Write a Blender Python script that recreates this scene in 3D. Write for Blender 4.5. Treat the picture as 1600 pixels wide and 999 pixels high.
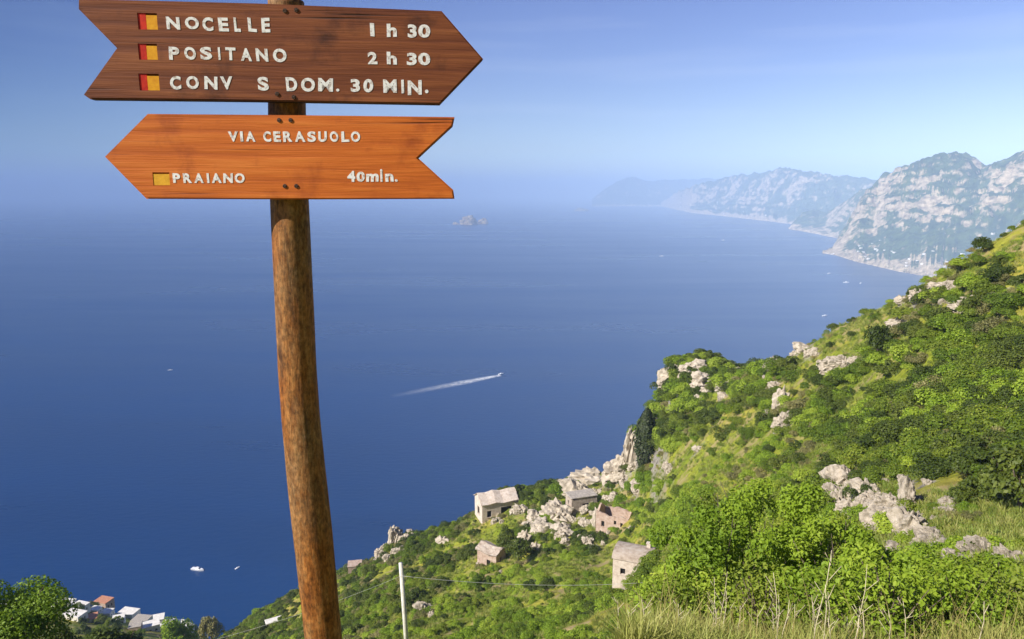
import bpy, bmesh, math, random
import numpy as np
from mathutils import Vector, Matrix

for o in list(bpy.data.objects): bpy.data.objects.remove(o)
S = bpy.context.scene
C = S.collection
R = math.radians
random.seed(7); rng = np.random.default_rng(7)

# ------------------------------------------------------------------ camera, sky, sun, exposure
H = 420.0                      # camera height above the sea
F = 1100.0; PITCH = R(10.3)    # focal length in photo pixels, pitch down
cam_d = bpy.data.cameras.new('camera'); cam = bpy.data.objects.new('camera', cam_d); C.objects.link(cam)
cam.location = (0, 0, H); cam.rotation_euler = (R(90) - PITCH, 0, 0)
cam_d.sensor_width = 36; cam_d.lens = 36 * F / 1600
cam_d.clip_start = 0.1; cam_d.clip_end = 200000
S.camera = cam
SUN_EL, SUN_AZ = R(36), math.atan2(-0.87, -0.49)      # behind the camera, to the left
sun_dir = Vector((math.sin(SUN_AZ)*math.cos(SUN_EL), math.cos(SUN_AZ)*math.cos(SUN_EL), math.sin(SUN_EL)))
world = bpy.data.worlds.new('World'); S.world = world; world.use_nodes = True
wn = world.node_tree.nodes; wl = world.node_tree.links
bg = wn['Background']; sky = wn.new('ShaderNodeTexSky'); sky.sky_type = 'NISHITA'
sky.sun_disc = False; sky.sun_elevation = SUN_EL; sky.sun_rotation = SUN_AZ
sky.altitude = 400; sky.air_density = 1.0; sky.dust_density = 0.1; sky.ozone_density = 3.0
hs = wn.new('ShaderNodeHueSaturation'); hs.inputs['Saturation'].default_value = 1.15; hs.inputs['Hue'].default_value = 0.53
wl.new(sky.outputs[0], hs.inputs['Color']); 
wt = wn.new('ShaderNodeTexCoord'); wm = wn.new('ShaderNodeMapping'); wm.inputs['Scale'].default_value = (1.2, 1.2, 16); wl.new(wt.outputs['Generated'], wm.inputs[0])
wz = wn.new('ShaderNodeTexNoise'); wz.inputs['Scale'].default_value = 1.6; wz.inputs['Detail'].default_value = 6; wl.new(wm.outputs[0], wz.inputs['Vector'])
wr = wn.new('ShaderNodeMapRange'); wr.inputs[1].default_value = 0.52; wr.inputs[2].default_value = 0.8; wr.inputs[3].default_value = 0.0; wr.inputs[4].default_value = 0.16; wl.new(wz.outputs[0], wr.inputs[0])
wx = wn.new('ShaderNodeMix'); wx.data_type = 'RGBA'; wl.new(wr.outputs[0], wx.inputs[0]); wl.new(hs.outputs[0], wx.inputs[6]); wx.inputs[7].default_value = (7.5, 8.0, 9.0, 1)   # thin high cloud
# polarised blue sky: deepest roughly at right angles to the sun, brightest opposite to it
wd = wn.new('ShaderNodeVectorMath'); wd.operation = 'DOT_PRODUCT'; wl.new(wt.outputs['Generated'], wd.inputs[0]); wd.inputs[1].default_value = sun_dir
w1 = wn.new('ShaderNodeMath'); w1.operation = 'SUBTRACT'; wl.new(wd.outputs['Value'], w1.inputs[0]); w1.inputs[1].default_value = 0.3
w2 = wn.new('ShaderNodeMath'); w2.operation = 'ABSOLUTE'; wl.new(w1.outputs[0], w2.inputs[0])
w3 = wn.new('ShaderNodeMapRange'); w3.interpolation_type = 'SMOOTHSTEP'; wl.new(w2.outputs[0], w3.inputs[0]); w3.inputs[1].default_value = -0.12; w3.inputs[2].default_value = 0.6; w3.inputs[3].default_value = 0.22; w3.inputs[4].default_value = 1.0
wc = wn.new('ShaderNodeCombineXYZ')
for i_, e_ in enumerate((1.35, 1.0, 0.62)):
    wp = wn.new('ShaderNodeMath'); wp.operation = 'POWER'; wl.new(w3.outputs[0], wp.inputs[0]); wp.inputs[1].default_value = e_; wl.new(wp.outputs[0], wc.inputs[i_])
w4 = wn.new('ShaderNodeVectorMath'); w4.operation = 'MULTIPLY'; wl.new(wx.outputs[2], w4.inputs[0]); wl.new(wc.outputs[0], w4.inputs[1])
w5 = wn.new('ShaderNodeVectorMath'); w5.operation = 'MULTIPLY'; wl.new(w4.outputs[0], w5.inputs[0]); w5.inputs[1].default_value = (0.97, 0.97, 0.98)   # white balance
wl.new(w5.outputs[0], bg.inputs[0]); bg.inputs[1].default_value = 0.088
sun_l = bpy.data.lights.new('sun', 'SUN'); sun = bpy.data.objects.new('sun', sun_l); C.objects.link(sun)
sun_l.energy = 5.0; sun_l.angle = R(0.5); sun_l.color = (1, 0.94, 0.84)
sun.rotation_euler = sun_dir.to_track_quat('Z', 'Y').to_euler(); sun.location = sun_dir * 50 + Vector((0, 0, H))
S.view_settings.view_transform = 'Standard'; S.view_settings.look = 'None'
S.view_settings.gamma = 1; S.view_settings.exposure = 0.66; S.view_settings.use_curve_mapping = False
HAZE_DENSITY = 1.05e-4
HAZE_COLOR = (0.54, 0.73, 1.0)
HAZE_G = -0.5
S.cycles.volume_bounces = 2

# ------------------------------------------------------------------ helpers
CP, SP = math.cos(PITCH), math.sin(PITCH)
def ray(px, py):
    u = (px - 800) / F; v = (py - 499.5) / F
    return np.array([u, CP - v*SP, -SP - v*CP])
def az_tan(px, py):
    d = ray(px, py); h = math.hypot(d[0], d[1])
    return math.atan2(d[0], d[1]), -d[2]/h
def at(px, py, D):
    a, t = az_tan(px, py)
    return Vector((D*math.sin(a), D*math.cos(a), H - D*t))
def on_sea(px, py, z=0.0):
    a, t = az_tan(px, py)
    return at(px, py, (H - z)/t)
def depth(p): return p[1]*CP - (p[2]-H)*SP
def project(x, y, z):
    z = z - H
    dep = y*CP - z*SP; up = y*SP + z*CP
    return 800 + F*x/dep, 499.5 - F*up/dep, dep

def tag(o, label=None, cat=None, group=None, kind=None):
    if label: o['label'] = label
    if cat: o['category'] = cat
    if group: o['group'] = group
    if kind: o['kind'] = kind
    return o
def link(name, me, m=None, parent=None, loc=None):
    o = bpy.data.objects.new(name, me); C.objects.link(o)
    if m is not None and len(me.materials) == 0: me.materials.append(m)
    if parent is not None: o.parent = parent
    if loc is not None: o.location = loc
    return o
def empty(name, loc, rz=0.0):
    o = bpy.data.objects.new(name, None); C.objects.link(o)
    o.location = loc; o.rotation_euler = (0, 0, rz); o.empty_display_size = 0.2
    return o
def mesh(name, verts, faces, smooth=False):
    me = bpy.data.meshes.new(name)
    me.from_pydata([tuple(v) for v in verts], [], [tuple(f) for f in faces]); me.update()
    if smooth: me.shade_smooth()
    return me
def np_mesh(name, V, Q, smooth=False):
    """V (n,3) array, Q (m,k) array of k-gons"""
    me = bpy.data.meshes.new(name); V = np.asarray(V, np.float32); Q = np.asarray(Q, np.int32)
    k = Q.shape[1]; m = len(Q)
    me.vertices.add(len(V)); me.vertices.foreach_set('co', V.ravel())
    me.loops.add(m*k); me.loops.foreach_set('vertex_index', Q.ravel())
    me.polygons.add(m); me.polygons.foreach_set('loop_start', np.arange(0, m*k, k, dtype=np.int32))
    me.update(calc_edges=True); me.validate()
    if smooth: me.shade_smooth()
    return me
def bm_mesh(name, bm, smooth=False):
    me = bpy.data.meshes.new(name); bm.to_mesh(me); bm.free()
    if smooth: me.shade_smooth()
    return me
def box(bm, x0, x1, y0, y1, z0, z1):
    vs = [bm.verts.new(p) for p in ((x0,y0,z0),(x1,y0,z0),(x1,y1,z0),(x0,y1,z0),(x0,y0,z1),(x1,y0,z1),(x1,y1,z1),(x0,y1,z1))]
    for f in ((3,2,1,0),(4,5,6,7),(0,1,5,4),(1,2,6,5),(2,3,7,6),(3,0,4,7)): bm.faces.new([vs[i] for i in f])
def tube_arrays(pts, rad, n=6, cap=True):
    pts = [Vector(p) for p in pts]; V = []; Fc = []
    for i, p in enumerate(pts):
        t = (pts[min(i+1, len(pts)-1)] - pts[max(i-1, 0)]).normalized()
        a = t.cross(Vector((0.31, 0.95, 0.05))).normalized(); b = t.cross(a)
        for k in range(n):
            q = 2*math.pi*k/n
            V.append(p + (a*math.cos(q) + b*math.sin(q))*rad[i])
    for i in range(len(pts)-1):
        for k in range(n):
            Fc.append((i*n+k, i*n+(k+1) % n, (i+1)*n+(k+1) % n, (i+1)*n+k))
    if cap:
        Fc.append(tuple(range(n-1, -1, -1))); Fc.append(tuple((len(pts)-1)*n+k for k in range(n)))
    return V, Fc
def tube(name, pts, rad, m, parent=None, n=6):
    V, Fc = tube_arrays(pts, rad, n); return link(name, mesh(name, V, Fc, True), m, parent)

# numpy gradient noise
_perm = np.random.default_rng(3).permutation(512).astype(np.int64)
_gr = np.random.default_rng(4).normal(size=(512, 2)); _gr /= np.linalg.norm(_gr, axis=1)[:, None]
def pnoise(x, y):
    xi = np.floor(x).astype(np.int64); yi = np.floor(y).astype(np.int64); xf = x-xi; yf = y-yi
    u = xf*xf*xf*(xf*(xf*6-15)+10); v = yf*yf*yf*(yf*(yf*6-15)+10)
    def g(i, j, a, b):
        h = _perm[(_perm[i & 511] + j) & 511]; return _gr[h, 0]*a + _gr[h, 1]*b
    n0 = g(xi, yi, xf, yf)*(1-u) + g(xi+1, yi, xf-1, yf)*u
    n1 = g(xi, yi+1, xf, yf-1)*(1-u) + g(xi+1, yi+1, xf-1, yf-1)*u
    return (n0*(1-v) + n1*v)*1.5
def fbm(x, y, oct=4, gain=0.5):
    s = 0; a = 1.0
    for k in range(oct): s = s + a*pnoise(x*2**k + 17.3*k, y*2**k - 9.1*k); a *= gain
    return s
def ridged(x, y, oct=4):
    s = 0; a = 1.0
    for k in range(oct): s = s + a*(1-2*np.abs(pnoise(x*2**k + 5.3*k, y*2**k + 3.7*k))); a *= 0.5
    return s/1.9

# ------------------------------------------------------------------ materials
def new_mat(name, rough=0.8, spec=0.3):
    m = bpy.data.materials.new(name); m.use_nodes = True
    b = m.node_tree.nodes['Principled BSDF']
    b.inputs['Roughness'].default_value = rough; b.inputs['Specular IOR Level'].default_value = spec
    return m, m.node_tree.nodes, m.node_tree.links, b
def ramp(n, stops):
    r = n.new('ShaderNodeValToRGB'); e = r.color_ramp.elements
    while len(e) < len(stops): e.new(0.5)
    for i, (p, c) in enumerate(stops):
        e[i].position = p; e[i].color = (c[0], c[1], c[2], 1) if hasattr(c, '__len__') else (c, c, c, 1)
    return r
def noise_tex(n, l, vec, scale, detail=4, rough=0.55):
    t = n.new('ShaderNodeTexNoise'); t.inputs['Scale'].default_value = scale
    t.inputs['Detail'].default_value = detail; t.inputs['Roughness'].default_value = rough
    if vec is not None: l.new(vec, t.inputs['Vector'])
    return t
def mapping(n, l, src, scale):
    mp = n.new('ShaderNodeMapping'); mp.inputs['Scale'].default_value = scale; l.new(src, mp.inputs[0]); return mp.outputs[0]
def mixc(n, l, f, a, b, mode='MIX'):
    m = n.new('ShaderNodeMix'); m.data_type = 'RGBA'; m.blend_type = mode
    for s, v in ((m.inputs[0], f), (m.inputs[6], a), (m.inputs[7], b)):
        if hasattr(v, 'is_linked') or isinstance(v, bpy.types.NodeSocket): l.new(v, s)
        elif isinstance(v, tuple): s.default_value = (*v, 1)
        else: s.default_value = v
    return m.outputs[2]
def bump(n, l, b, h, strength, dist):
    bp = n.new('ShaderNodeBump'); bp.inputs['Strength'].default_value = strength; bp.inputs['Distance'].default_value = dist
    l.new(h, bp.inputs['Height']); l.new(bp.outputs[0], b.inputs['Normal'])
def noisy(name, c0, c1, scale, rough=0.85, bstr=0.4, bdist=0.02, spec=0.25, coord='Object', detail=5, c2=None):
    m, n, l, b = new_mat(name, rough, spec)
    tc = n.new('ShaderNodeTexCoord').outputs[coord]
    t = noise_tex(n, l, tc, scale, detail, 0.65)
    st = [(0.33, c0), (0.66, c1)] if c2 is None else [(0.3, c0), (0.5, c1), (0.7, c2)]
    r = ramp(n, st); l.new(t.outputs[0], r.inputs[0]); l.new(r.outputs[0], b.inputs['Base Color'])
    t2 = noise_tex(n, l, tc, scale*3.1, 6, 0.7)
    if bstr: bump(n, l, b, t2.outputs[0], bstr, bdist)
    return m
def plain(name, c, rough=0.6, spec=0.3, var=0.15, scale=6):
    return noisy(name, tuple(x*(1-var) for x in c), tuple(min(1, x*(1+var)) for x in c), scale, rough, 0.15, 0.005, spec)

def wood(name, cols, ring=(1.2, 9, 26), rough=0.65, dirt=(0.05, 0.02, 0.01), dirt_amt=0.5, spec=0.3):
    m, n, l, b = new_mat(name, rough, spec)
    tc = n.new('ShaderNodeTexCoord').outputs['Object']
    g1 = noise_tex(n, l, mapping(n, l, tc, ring), 1.6, 6, 0.6)
    g2 = noise_tex(n, l, mapping(n, l, tc, (ring[0]*2.5, ring[1]*5, ring[2]*5)), 2.0, 4, 0.6)
    mx = n.new('ShaderNodeMath'); mx.operation = 'MULTIPLY_ADD'; l.new(g2.outputs[0], mx.inputs[0]); mx.inputs[1].default_value = 0.35
    l.new(g1.outputs[0], mx.inputs[2])
    r = ramp(n, [(0.52, cols[0]), (0.68, cols[1]), (0.86, cols[2])]); l.new(mx.outputs[0], r.inputs[0])
    blot = noise_tex(n, l, tc, 7.0, 5, 0.65); br = ramp(n, [(0.55, 0.0), (0.75, dirt_amt)]); l.new(blot.outputs[0], br.inputs[0])
    col = mixc(n, l, br.outputs[0], r.outputs[0], dirt)
    ck = noise_tex(n, l, mapping(n, l, tc, (1.1, 8, 75)), 1.0, 3, 0.5); cr_ = ramp(n, [(0.30, 1.0), (0.36, 0.0)]); l.new(ck.outputs[0], cr_.inputs[0])
    col = mixc(n, l, cr_.outputs[0], col, tuple(x*0.35 for x in dirt))
    hh = n.new('ShaderNodeMath'); hh.operation = 'SUBTRACT'; l.new(mx.outputs[0], hh.inputs[0]); l.new(cr_.outputs[0], hh.inputs[1])
    l.new(col, b.inputs['Base Color']); bump(n, l, b, hh.outputs[0], 0.6, 0.004)
    return m

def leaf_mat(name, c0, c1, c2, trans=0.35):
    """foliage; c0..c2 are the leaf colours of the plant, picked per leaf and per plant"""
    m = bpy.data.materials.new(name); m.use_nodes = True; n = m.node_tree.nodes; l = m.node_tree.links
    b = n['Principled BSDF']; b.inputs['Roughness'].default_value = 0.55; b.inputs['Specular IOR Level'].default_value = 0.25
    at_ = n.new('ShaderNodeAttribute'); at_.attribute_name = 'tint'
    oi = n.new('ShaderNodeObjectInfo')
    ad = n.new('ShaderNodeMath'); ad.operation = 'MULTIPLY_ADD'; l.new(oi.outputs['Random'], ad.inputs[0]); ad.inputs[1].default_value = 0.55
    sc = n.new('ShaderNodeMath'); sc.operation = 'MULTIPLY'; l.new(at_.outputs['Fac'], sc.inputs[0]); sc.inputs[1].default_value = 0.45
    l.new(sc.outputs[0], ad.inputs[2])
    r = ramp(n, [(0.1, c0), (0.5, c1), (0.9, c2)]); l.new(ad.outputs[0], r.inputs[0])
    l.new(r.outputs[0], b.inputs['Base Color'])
    t = n.new('ShaderNodeBsdfTranslucent'); tc = mixc(n, l, 1.0, r.outputs[0], (1.0, 1.0, 0.45), 'MULTIPLY'); l.new(tc, t.inputs[0])
    ms = n.new('ShaderNodeMixShader'); ms.inputs[0].default_value = trans
    l.new(b.outputs[0], ms.inputs[1]); l.new(t.outputs[0], ms.inputs[2]); l.new(ms.outputs[0], n['Material Output'].inputs[0])
    return m

M = {}
M['bright'] = leaf_mat('leaf_bright', (0.13, 0.22, 0.014), (0.25, 0.36, 0.025), (0.40, 0.48, 0.055))
M['mid'] = leaf_mat('leaf_mid', (0.085, 0.15, 0.012), (0.155, 0.22, 0.018), (0.26, 0.31, 0.035))
M['dark'] = leaf_mat('leaf_dark', (0.04, 0.065, 0.008), (0.075, 0.105, 0.012), (0.14, 0.17, 0.022), 0.2)
M['olive'] = leaf_mat('leaf_olive', (0.13, 0.13, 0.045), (0.21, 0.20, 0.065), (0.32, 0.29, 0.11), 0.2)
M['dry'] = leaf_mat('leaf_dry', (0.20, 0.17, 0.05), (0.33, 0.28, 0.09), (0.45, 0.37, 0.16), 0.25)
M['cypress'] = leaf_mat('leaf_cypress', (0.016, 0.026, 0.008), (0.028, 0.042, 0.012), (0.05, 0.065, 0.02), 0.1)
M['grass'] = leaf_mat('grass_blade', (0.15, 0.22, 0.03), (0.27, 0.32, 0.06), (0.45, 0.42, 0.14), 0.3)
M['bark'] = noisy('bark', (0.07, 0.05, 0.035), (0.16, 0.12, 0.09), 6)
M['stalk'] = noisy('dry_stalk', (0.5, 0.42, 0.26), (0.68, 0.6, 0.42), 9)
M['lime'] = noisy('limestone', (0.19, 0.16, 0.115), (0.45, 0.385, 0.295), 2.2, 0.9, 1.0, 0.12, c2=(0.60, 0.53, 0.43))
M['ruin'] = noisy('ruin_stone', (0.24, 0.185, 0.14), (0.43, 0.35, 0.28), 1.3, 0.9, 0.9, 0.12, c2=(0.52, 0.46, 0.39))
M['ruin_pale'] = noisy('pale_ruin_stone', (0.44, 0.35, 0.28), (0.62, 0.52, 0.43), 1.3, 0.9, 0.9, 0.12, c2=(0.70, 0.62, 0.54))
M['plaster_pink'] = noisy('pinkish_plaster', (0.30, 0.20, 0.145), (0.45, 0.33, 0.26), 1.1, 0.9, 0.6, 0.08, c2=(0.54, 0.45, 0.37))
M['white'] = noisy('white_plaster', (0.62, 0.58, 0.52), (0.82, 0.79, 0.73), 0.5, 0.85, 0.2, 0.02)
M['roofgrey'] = noisy('grey_roof', (0.26, 0.23, 0.20), (0.48, 0.43, 0.37), 1.5, 0.9, 0.6, 0.05)
M['terracotta'] = noisy('terracotta', (0.40, 0.16, 0.09), (0.58, 0.28, 0.17), 1.2, 0.85, 0.4, 0.03)
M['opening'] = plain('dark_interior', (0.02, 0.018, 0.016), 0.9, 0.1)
M['boat'] = plain('boat_gelcoat', (0.8, 0.8, 0.8), 0.35, 0.5, 0.05)
M['glass'] = plain('boat_glass', (0.03, 0.05, 0.07), 0.1, 0.5, 0.1)
M['upper'] = wood('brown_board', ((0.115, 0.029, 0.010), (0.185, 0.052, 0.016), (0.27, 0.086, 0.026)), dirt=(0.035, 0.010, 0.006), dirt_amt=0.85)
M['lower'] = wood('orange_board', ((0.40, 0.085, 0.008), (0.53, 0.125, 0.012), (0.62, 0.175, 0.025)), dirt=(0.26, 0.045, 0.005), dirt_amt=0.75)
M['edge'] = noisy('dark_weathered_edge', (0.035, 0.014, 0.008), (0.10, 0.04, 0.02), 30, 0.8)
M['letter'] = noisy('white_letter_paint', (0.30, 0.20, 0.15), (0.76, 0.75, 0.72), 95, 0.6, 0.2, 0.001, c2=(0.84, 0.83, 0.81))
M['yellow'] = noisy('yellow_paint', (0.62, 0.25, 0.008), (0.78, 0.38, 0.015), 60, 0.5, 0.2, 0.001)
M['dullyellow'] = noisy('dull_yellow_paint', (0.55, 0.28, 0.02), (0.80, 0.42, 0.03), 60, 0.5, 0.2, 0.001)
M['red'] = noisy('red_paint', (0.40, 0.012, 0.006), (0.60, 0.03, 0.01), 60, 0.5, 0.2, 0.001)
M['iron'] = noisy('rusty_iron', (0.03, 0.018, 0.012), (0.10, 0.05, 0.03), 80, 0.7)
M['pale_pole'] = noisy('weathered_pole', (0.55, 0.52, 0.44), (0.75, 0.73, 0.66), 14, 0.8)
M['wire'] = plain('galvanised_wire', (0.55, 0.55, 0.52), 0.5, 0.5)

def post_material():
    m, n, l, b = new_mat('weathered_post', 0.7, 0.25)
    tc = n.new('ShaderNodeTexCoord').outputs['Object']
    g = noise_tex(n, l, mapping(n, l, tc, (30, 30, 5)), 1.5, 7, 0.7)
    r = ramp(n, [(0.32, (0.07, 0.021, 0.005)), (0.5, (0.235, 0.082, 0.015)), (0.68, (0.36, 0.17, 0.05))]); l.new(g.outputs[0], r.inputs[0])
    big = noise_tex(n, l, mapping(n, l, tc, (6, 6, 2.2)), 1.0, 4, 0.6)
    br = ramp(n, [(0.42, 0.0), (0.68, 0.7)]); l.new(big.outputs[0], br.inputs[0])
    g2 = noise_tex(n, l, mapping(n, l, tc, (60, 60, 22)), 1.5, 6, 0.7)
    gr = ramp(n, [(0.35, (0.08, 0.045, 0.018)), (0.65, (0.31, 0.22, 0.11))]); l.new(g2.outputs[0], gr.inputs[0])
    col = mixc(n, l, br.outputs[0], r.outputs[0], gr.outputs[0])
    ck = noise_tex(n, l, mapping(n, l, tc, (55, 55, 2.2)), 1.0, 4, 0.55); cr_ = ramp(n, [(0.27, 0.9), (0.34, 0.0)]); l.new(ck.outputs[0], cr_.inputs[0])
    col = mixc(n, l, cr_.outputs[0], col, (0.025, 0.010, 0.004))
    kn = noise_tex(n, l, mapping(n, l, tc, (14, 14, 9)), 1.0, 2, 0.5); kr = ramp(n, [(0.68, 0.0), (0.74, 0.8)]); l.new(kn.outputs[0], kr.inputs[0])
    col = mixc(n, l, kr.outputs[0], col, (0.04, 0.016, 0.006))
    sp_ = noise_tex(n, l, mapping(n, l, tc, (110, 110, 60)), 1.0, 4, 0.7); sr_ = ramp(n, [(0.35, (0.55, 0.55, 0.55)), (0.65, (1.45, 1.4, 1.3))]); l.new(sp_.outputs[0], sr_.inputs[0])
    col = mixc(n, l, 1.0, col, sr_.outputs[0], 'MULTIPLY')
    l.new(col, b.inputs['Base Color'])
    hh = n.new('ShaderNodeMath'); hh.operation = 'SUBTRACT'; l.new(g.outputs[0], hh.inputs[0]); l.new(cr_.outputs[0], hh.inputs[1])
    bump(n, l, b, hh.outputs[0], 0.9, 0.006)
    return m
M['post'] = post_material()

def terrain_material():
    m, n, l, b = new_mat('hillside_ground', 0.95, 0.1)
    geo = n.new('ShaderNodeNewGeometry'); pos = geo.outputs['Position']
    big = noise_tex(n, l, pos, 0.06, 6, 0.6)
    gr = ramp(n, [(0.34, (0.16, 0.22, 0.02)), (0.5, (0.25, 0.29, 0.03)), (0.66, (0.36, 0.32, 0.06))]); l.new(big.outputs[0], gr.inputs[0])
    fine = noise_tex(n, l, pos, 0.9, 6, 0.7)
    fr = ramp(n, [(0.35, (0.55, 0.55, 0.5)), (0.65, (1.25, 1.2, 1.1))]); l.new(fine.outputs[0], fr.inputs[0])
    col = mixc(n, l, 1.0, gr.outputs[0], fr.outputs[0], 'MULTIPLY')
    soil = noise_tex(n, l, pos, 0.21, 5, 0.65); sr = ramp(n, [(0.51, 0.0), (0.62, 0.8)]); l.new(soil.outputs[0], sr.inputs[0])
    col = mixc(n, l, sr.outputs[0], col, (0.36, 0.27, 0.14))
    sep = n.new('ShaderNodeSeparateXYZ'); l.new(geo.outputs['Normal'], sep.inputs[0])
    st = ramp(n, [(0.36, 1.0), (0.5, 0.0)]); l.new(sep.outputs[2], st.inputs[0])
    rk = noise_tex(n, l, pos, 0.8, 6, 0.7); rr = ramp(n, [(0.35, (0.13, 0.115, 0.09)), (0.62, (0.40, 0.36, 0.30))]); l.new(rk.outputs[0], rr.inputs[0])
    col = mixc(n, l, st.outputs[0], col, rr.outputs[0])
    ra = n.new('ShaderNodeAttribute'); ra.attribute_name = 'rocky'; rz_ = noise_tex(n, l, pos, 0.55, 6, 0.7)
    rs = n.new('ShaderNodeMath'); rs.operation = 'ADD'; l.new(ra.outputs['Fac'], rs.inputs[0]); l.new(rz_.outputs[0], rs.inputs[1])
    rp = ramp(n, [(0.98, 0.0), (1.0, 1.0)]); rp.color_ramp.elements[0].position = 0.85; l.new(rs.outputs[0], rp.inputs[0])
    col = mixc(n, l, rp.outputs[0], col, rr.outputs[0])
    l.new(col, b.inputs['Base Color'])
    fb = noise_tex(n, l, pos, 2.5, 6, 0.7); bump(n, l, b, fb.outputs[0], 0.9, 0.25)
    return m
M['terrain'] = terrain_material()

def coast_material():
    m, n, l, b = new_mat('far_coast', 0.95, 0.1)
    geo = n.new('ShaderNodeNewGeometry'); pos = geo.outputs['Position']
    a = noise_tex(n, l, pos, 0.0075, 10, 0.72)
    sep = n.new('ShaderNodeSeparateXYZ'); l.new(geo.outputs['Normal'], sep.inputs[0])
    sepp = n.new('ShaderNodeSeparateXYZ'); l.new(pos, sepp.inputs[0])
    s1 = n.new('ShaderNodeMath'); s1.operation = 'MULTIPLY_ADD'; l.new(sep.outputs[2], s1.inputs[0]); s1.inputs[1].default_value = -0.5; l.new(a.outputs[0], s1.inputs[2])
    # bare rock just above the water line
    sh = n.new('ShaderNodeMapRange'); l.new(sepp.outputs[2], sh.inputs[0]); sh.inputs[1].default_value = 10; sh.inputs[2].default_value = 70; sh.inputs[3].default_value = 0.30; sh.inputs[4].default_value = 0
    s2 = n.new('ShaderNodeMath'); s2.operation = 'ADD'; l.new(s1.outputs[0], s2.inputs[0]); l.new(sh.outputs[0], s2.inputs[1])
    lf = noise_tex(n, l, pos, 0.0022, 4, 0.6); s3 = n.new('ShaderNodeMath'); s3.operation = 'MULTIPLY_ADD'; l.new(lf.outputs[0], s3.inputs[0]); s3.inputs[1].default_value = 0.75; l.new(s2.outputs[0], s3.inputs[2])
    r = ramp(n, [(0.53, 0.0), (0.64, 1.0)]); l.new(s3.outputs[0], r.inputs[0])
    gv = noise_tex(n, l, pos, 0.016, 6, 0.65)
    g = ramp(n, [(0.35, (0.012, 0.03, 0.008)), (0.65, (0.075, 0.11, 0.025))]); l.new(gv.outputs[0], g.inputs[0])
    rv = noise_tex(n, l, mapping(n, l, pos, (1, 1, 2.2)), 0.02, 6, 0.7)
    rk = ramp(n, [(0.35, (0.15, 0.11, 0.065)), (0.6, (0.54, 0.43, 0.28))]); l.new(rv.outputs[0], rk.inputs[0])
    l.new(mixc(n, l, r.outputs[0], g.outputs[0], rk.outputs[0]), b.inputs['Base Color'])
    bump(n, l, b, gv.outputs[0], 1.0, 30)
    return m
M['coast'] = coast_material()

def sea_material():
    m, n, l, b = new_mat('sea_water', 0.28, 0.45)
    b.inputs['IOR'].default_value = 1.33
    pos = n.new('ShaderNodeNewGeometry').outputs['Position']
    st = noise_tex(n, l, mapping(n, l, pos, (0.0005, 0.0026, 1)), 1.0, 7, 0.62)
    cr = ramp(n, [(0.35, (0.0001, 0.026, 0.105)), (0.65, (0.0001, 0.035, 0.14))]); l.new(st.outputs[0], cr.inputs[0])
    l.new(cr.outputs[0], b.inputs['Base Color'])
    rr = ramp(n, [(0.35, 0.26), (0.65, 0.35)]); l.new(st.outputs[0], rr.inputs[0]); l.new(rr.outputs[0], b.inputs['Roughness'])
    w = noise_tex(n, l, mapping(n, l, pos, (0.06, 0.13, 1)), 1.0, 5, 0.6)
    bump(n, l, b, w.outputs[0], 0.35, 1.2)
    return m
M['sea'] = sea_material()

# ------------------------------------------------------------------ sea
SEA = 60000
g = 40
xs = np.linspace(-SEA, SEA, g); V = np.array([(x, y, 0) for y in xs for x in xs])
Q = np.array([(j*g+i, j*g+i+1, (j+1)*g+i+1, (j+1)*g+i) for j in range(g-1) for i in range(g-1)])
tag(link('sea', np_mesh('sea', V, Q), M['sea']), kind='structure')

# ------------------------------------------------------------------ hillside the path runs on
ctrl = []     # (azimuth, D, tan of depression)
def col(px, *pts):
    for D, py in pts:
        a, t = az_tan(px, py); ctrl.append((a, D, t))
col(1600, (8,990),(14,945),(22,890),(35,810),(50,700),(65,600),(80,490),(100,365),(125,385),(190,520),(320,800))
col(1450, (8,992),(14,955),(25,885),(38,800),(55,700),(72,600),(92,510),(115,440),(140,462),(210,600),(330,820))
col(1340, (8,996),(14,975),(28,900),(45,810),(65,720),(85,640),(108,560),(128,500),(150,520),(220,650),(340,850))
col(1240, (8,1000),(14,992),(35,905),(60,805),(85,720),(105,640),(125,585),(140,552),(165,585),(230,700),(340,880))
col(1100, (8,1002),(20,1005),(45,950),(75,860),(100,780),(125,705),(150,640),(165,588),(180,552),(200,585),(260,730),(360,920))
col(1048, (8,1003),(20,1015),(60,925),(100,830),(125,765),(150,690),(165,625),(176,584),(190,600),(260,760),(360,930))
col(1000, (6,1005),(20,1032),(60,962),(105,892),(140,806),(160,766),(175,722),(183,672),(200,735),(300,880))
col(900, (6,1010),(30,1050),(80,972),(115,902),(145,842),(175,785),(195,748),(212,775),(300,920))
col(780, (6,1015),(30,1060),(80,1002),(120,932),(150,872),(180,817),(205,772),(222,785),(320,945))
col(640, (6,1022),(40,1072),(90,1012),(140,942),(180,892),(220,852),(235,840),(255,862),(350,990))
col(500, (6,1075),(15,1100),(100,1060),(170,992),(220,942),(260,905),(282,918),(400,1030))
col(400, (6,1075),(15,1100),(100,1080),(200,1022),(280,972),(300,964),(330,985),(450,1045))
col(300, (6,1075),(15,1100),(100,1100),(300,1035),(400,1003),(480,985),(520,985),(590,1050))
col(150, (6,1075),(15,1100),(60,1085),(100,1080),(300,1025),(420,985),(500,954),(540,944),(600,995))
col(0, (6,1075),(15,1100),(40,1085),(60,1075),(100,1070),(300,1025),(480,972),(540,950),(600,1000))
col(-400, (6,1075),(15,1100),(60,1070),(300,1010),(500,960),(600,1010))
col(1900, (8,960),(20,880),(40,720),(65,520),(90,320),(120,230),(200,330),(330,600))
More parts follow.
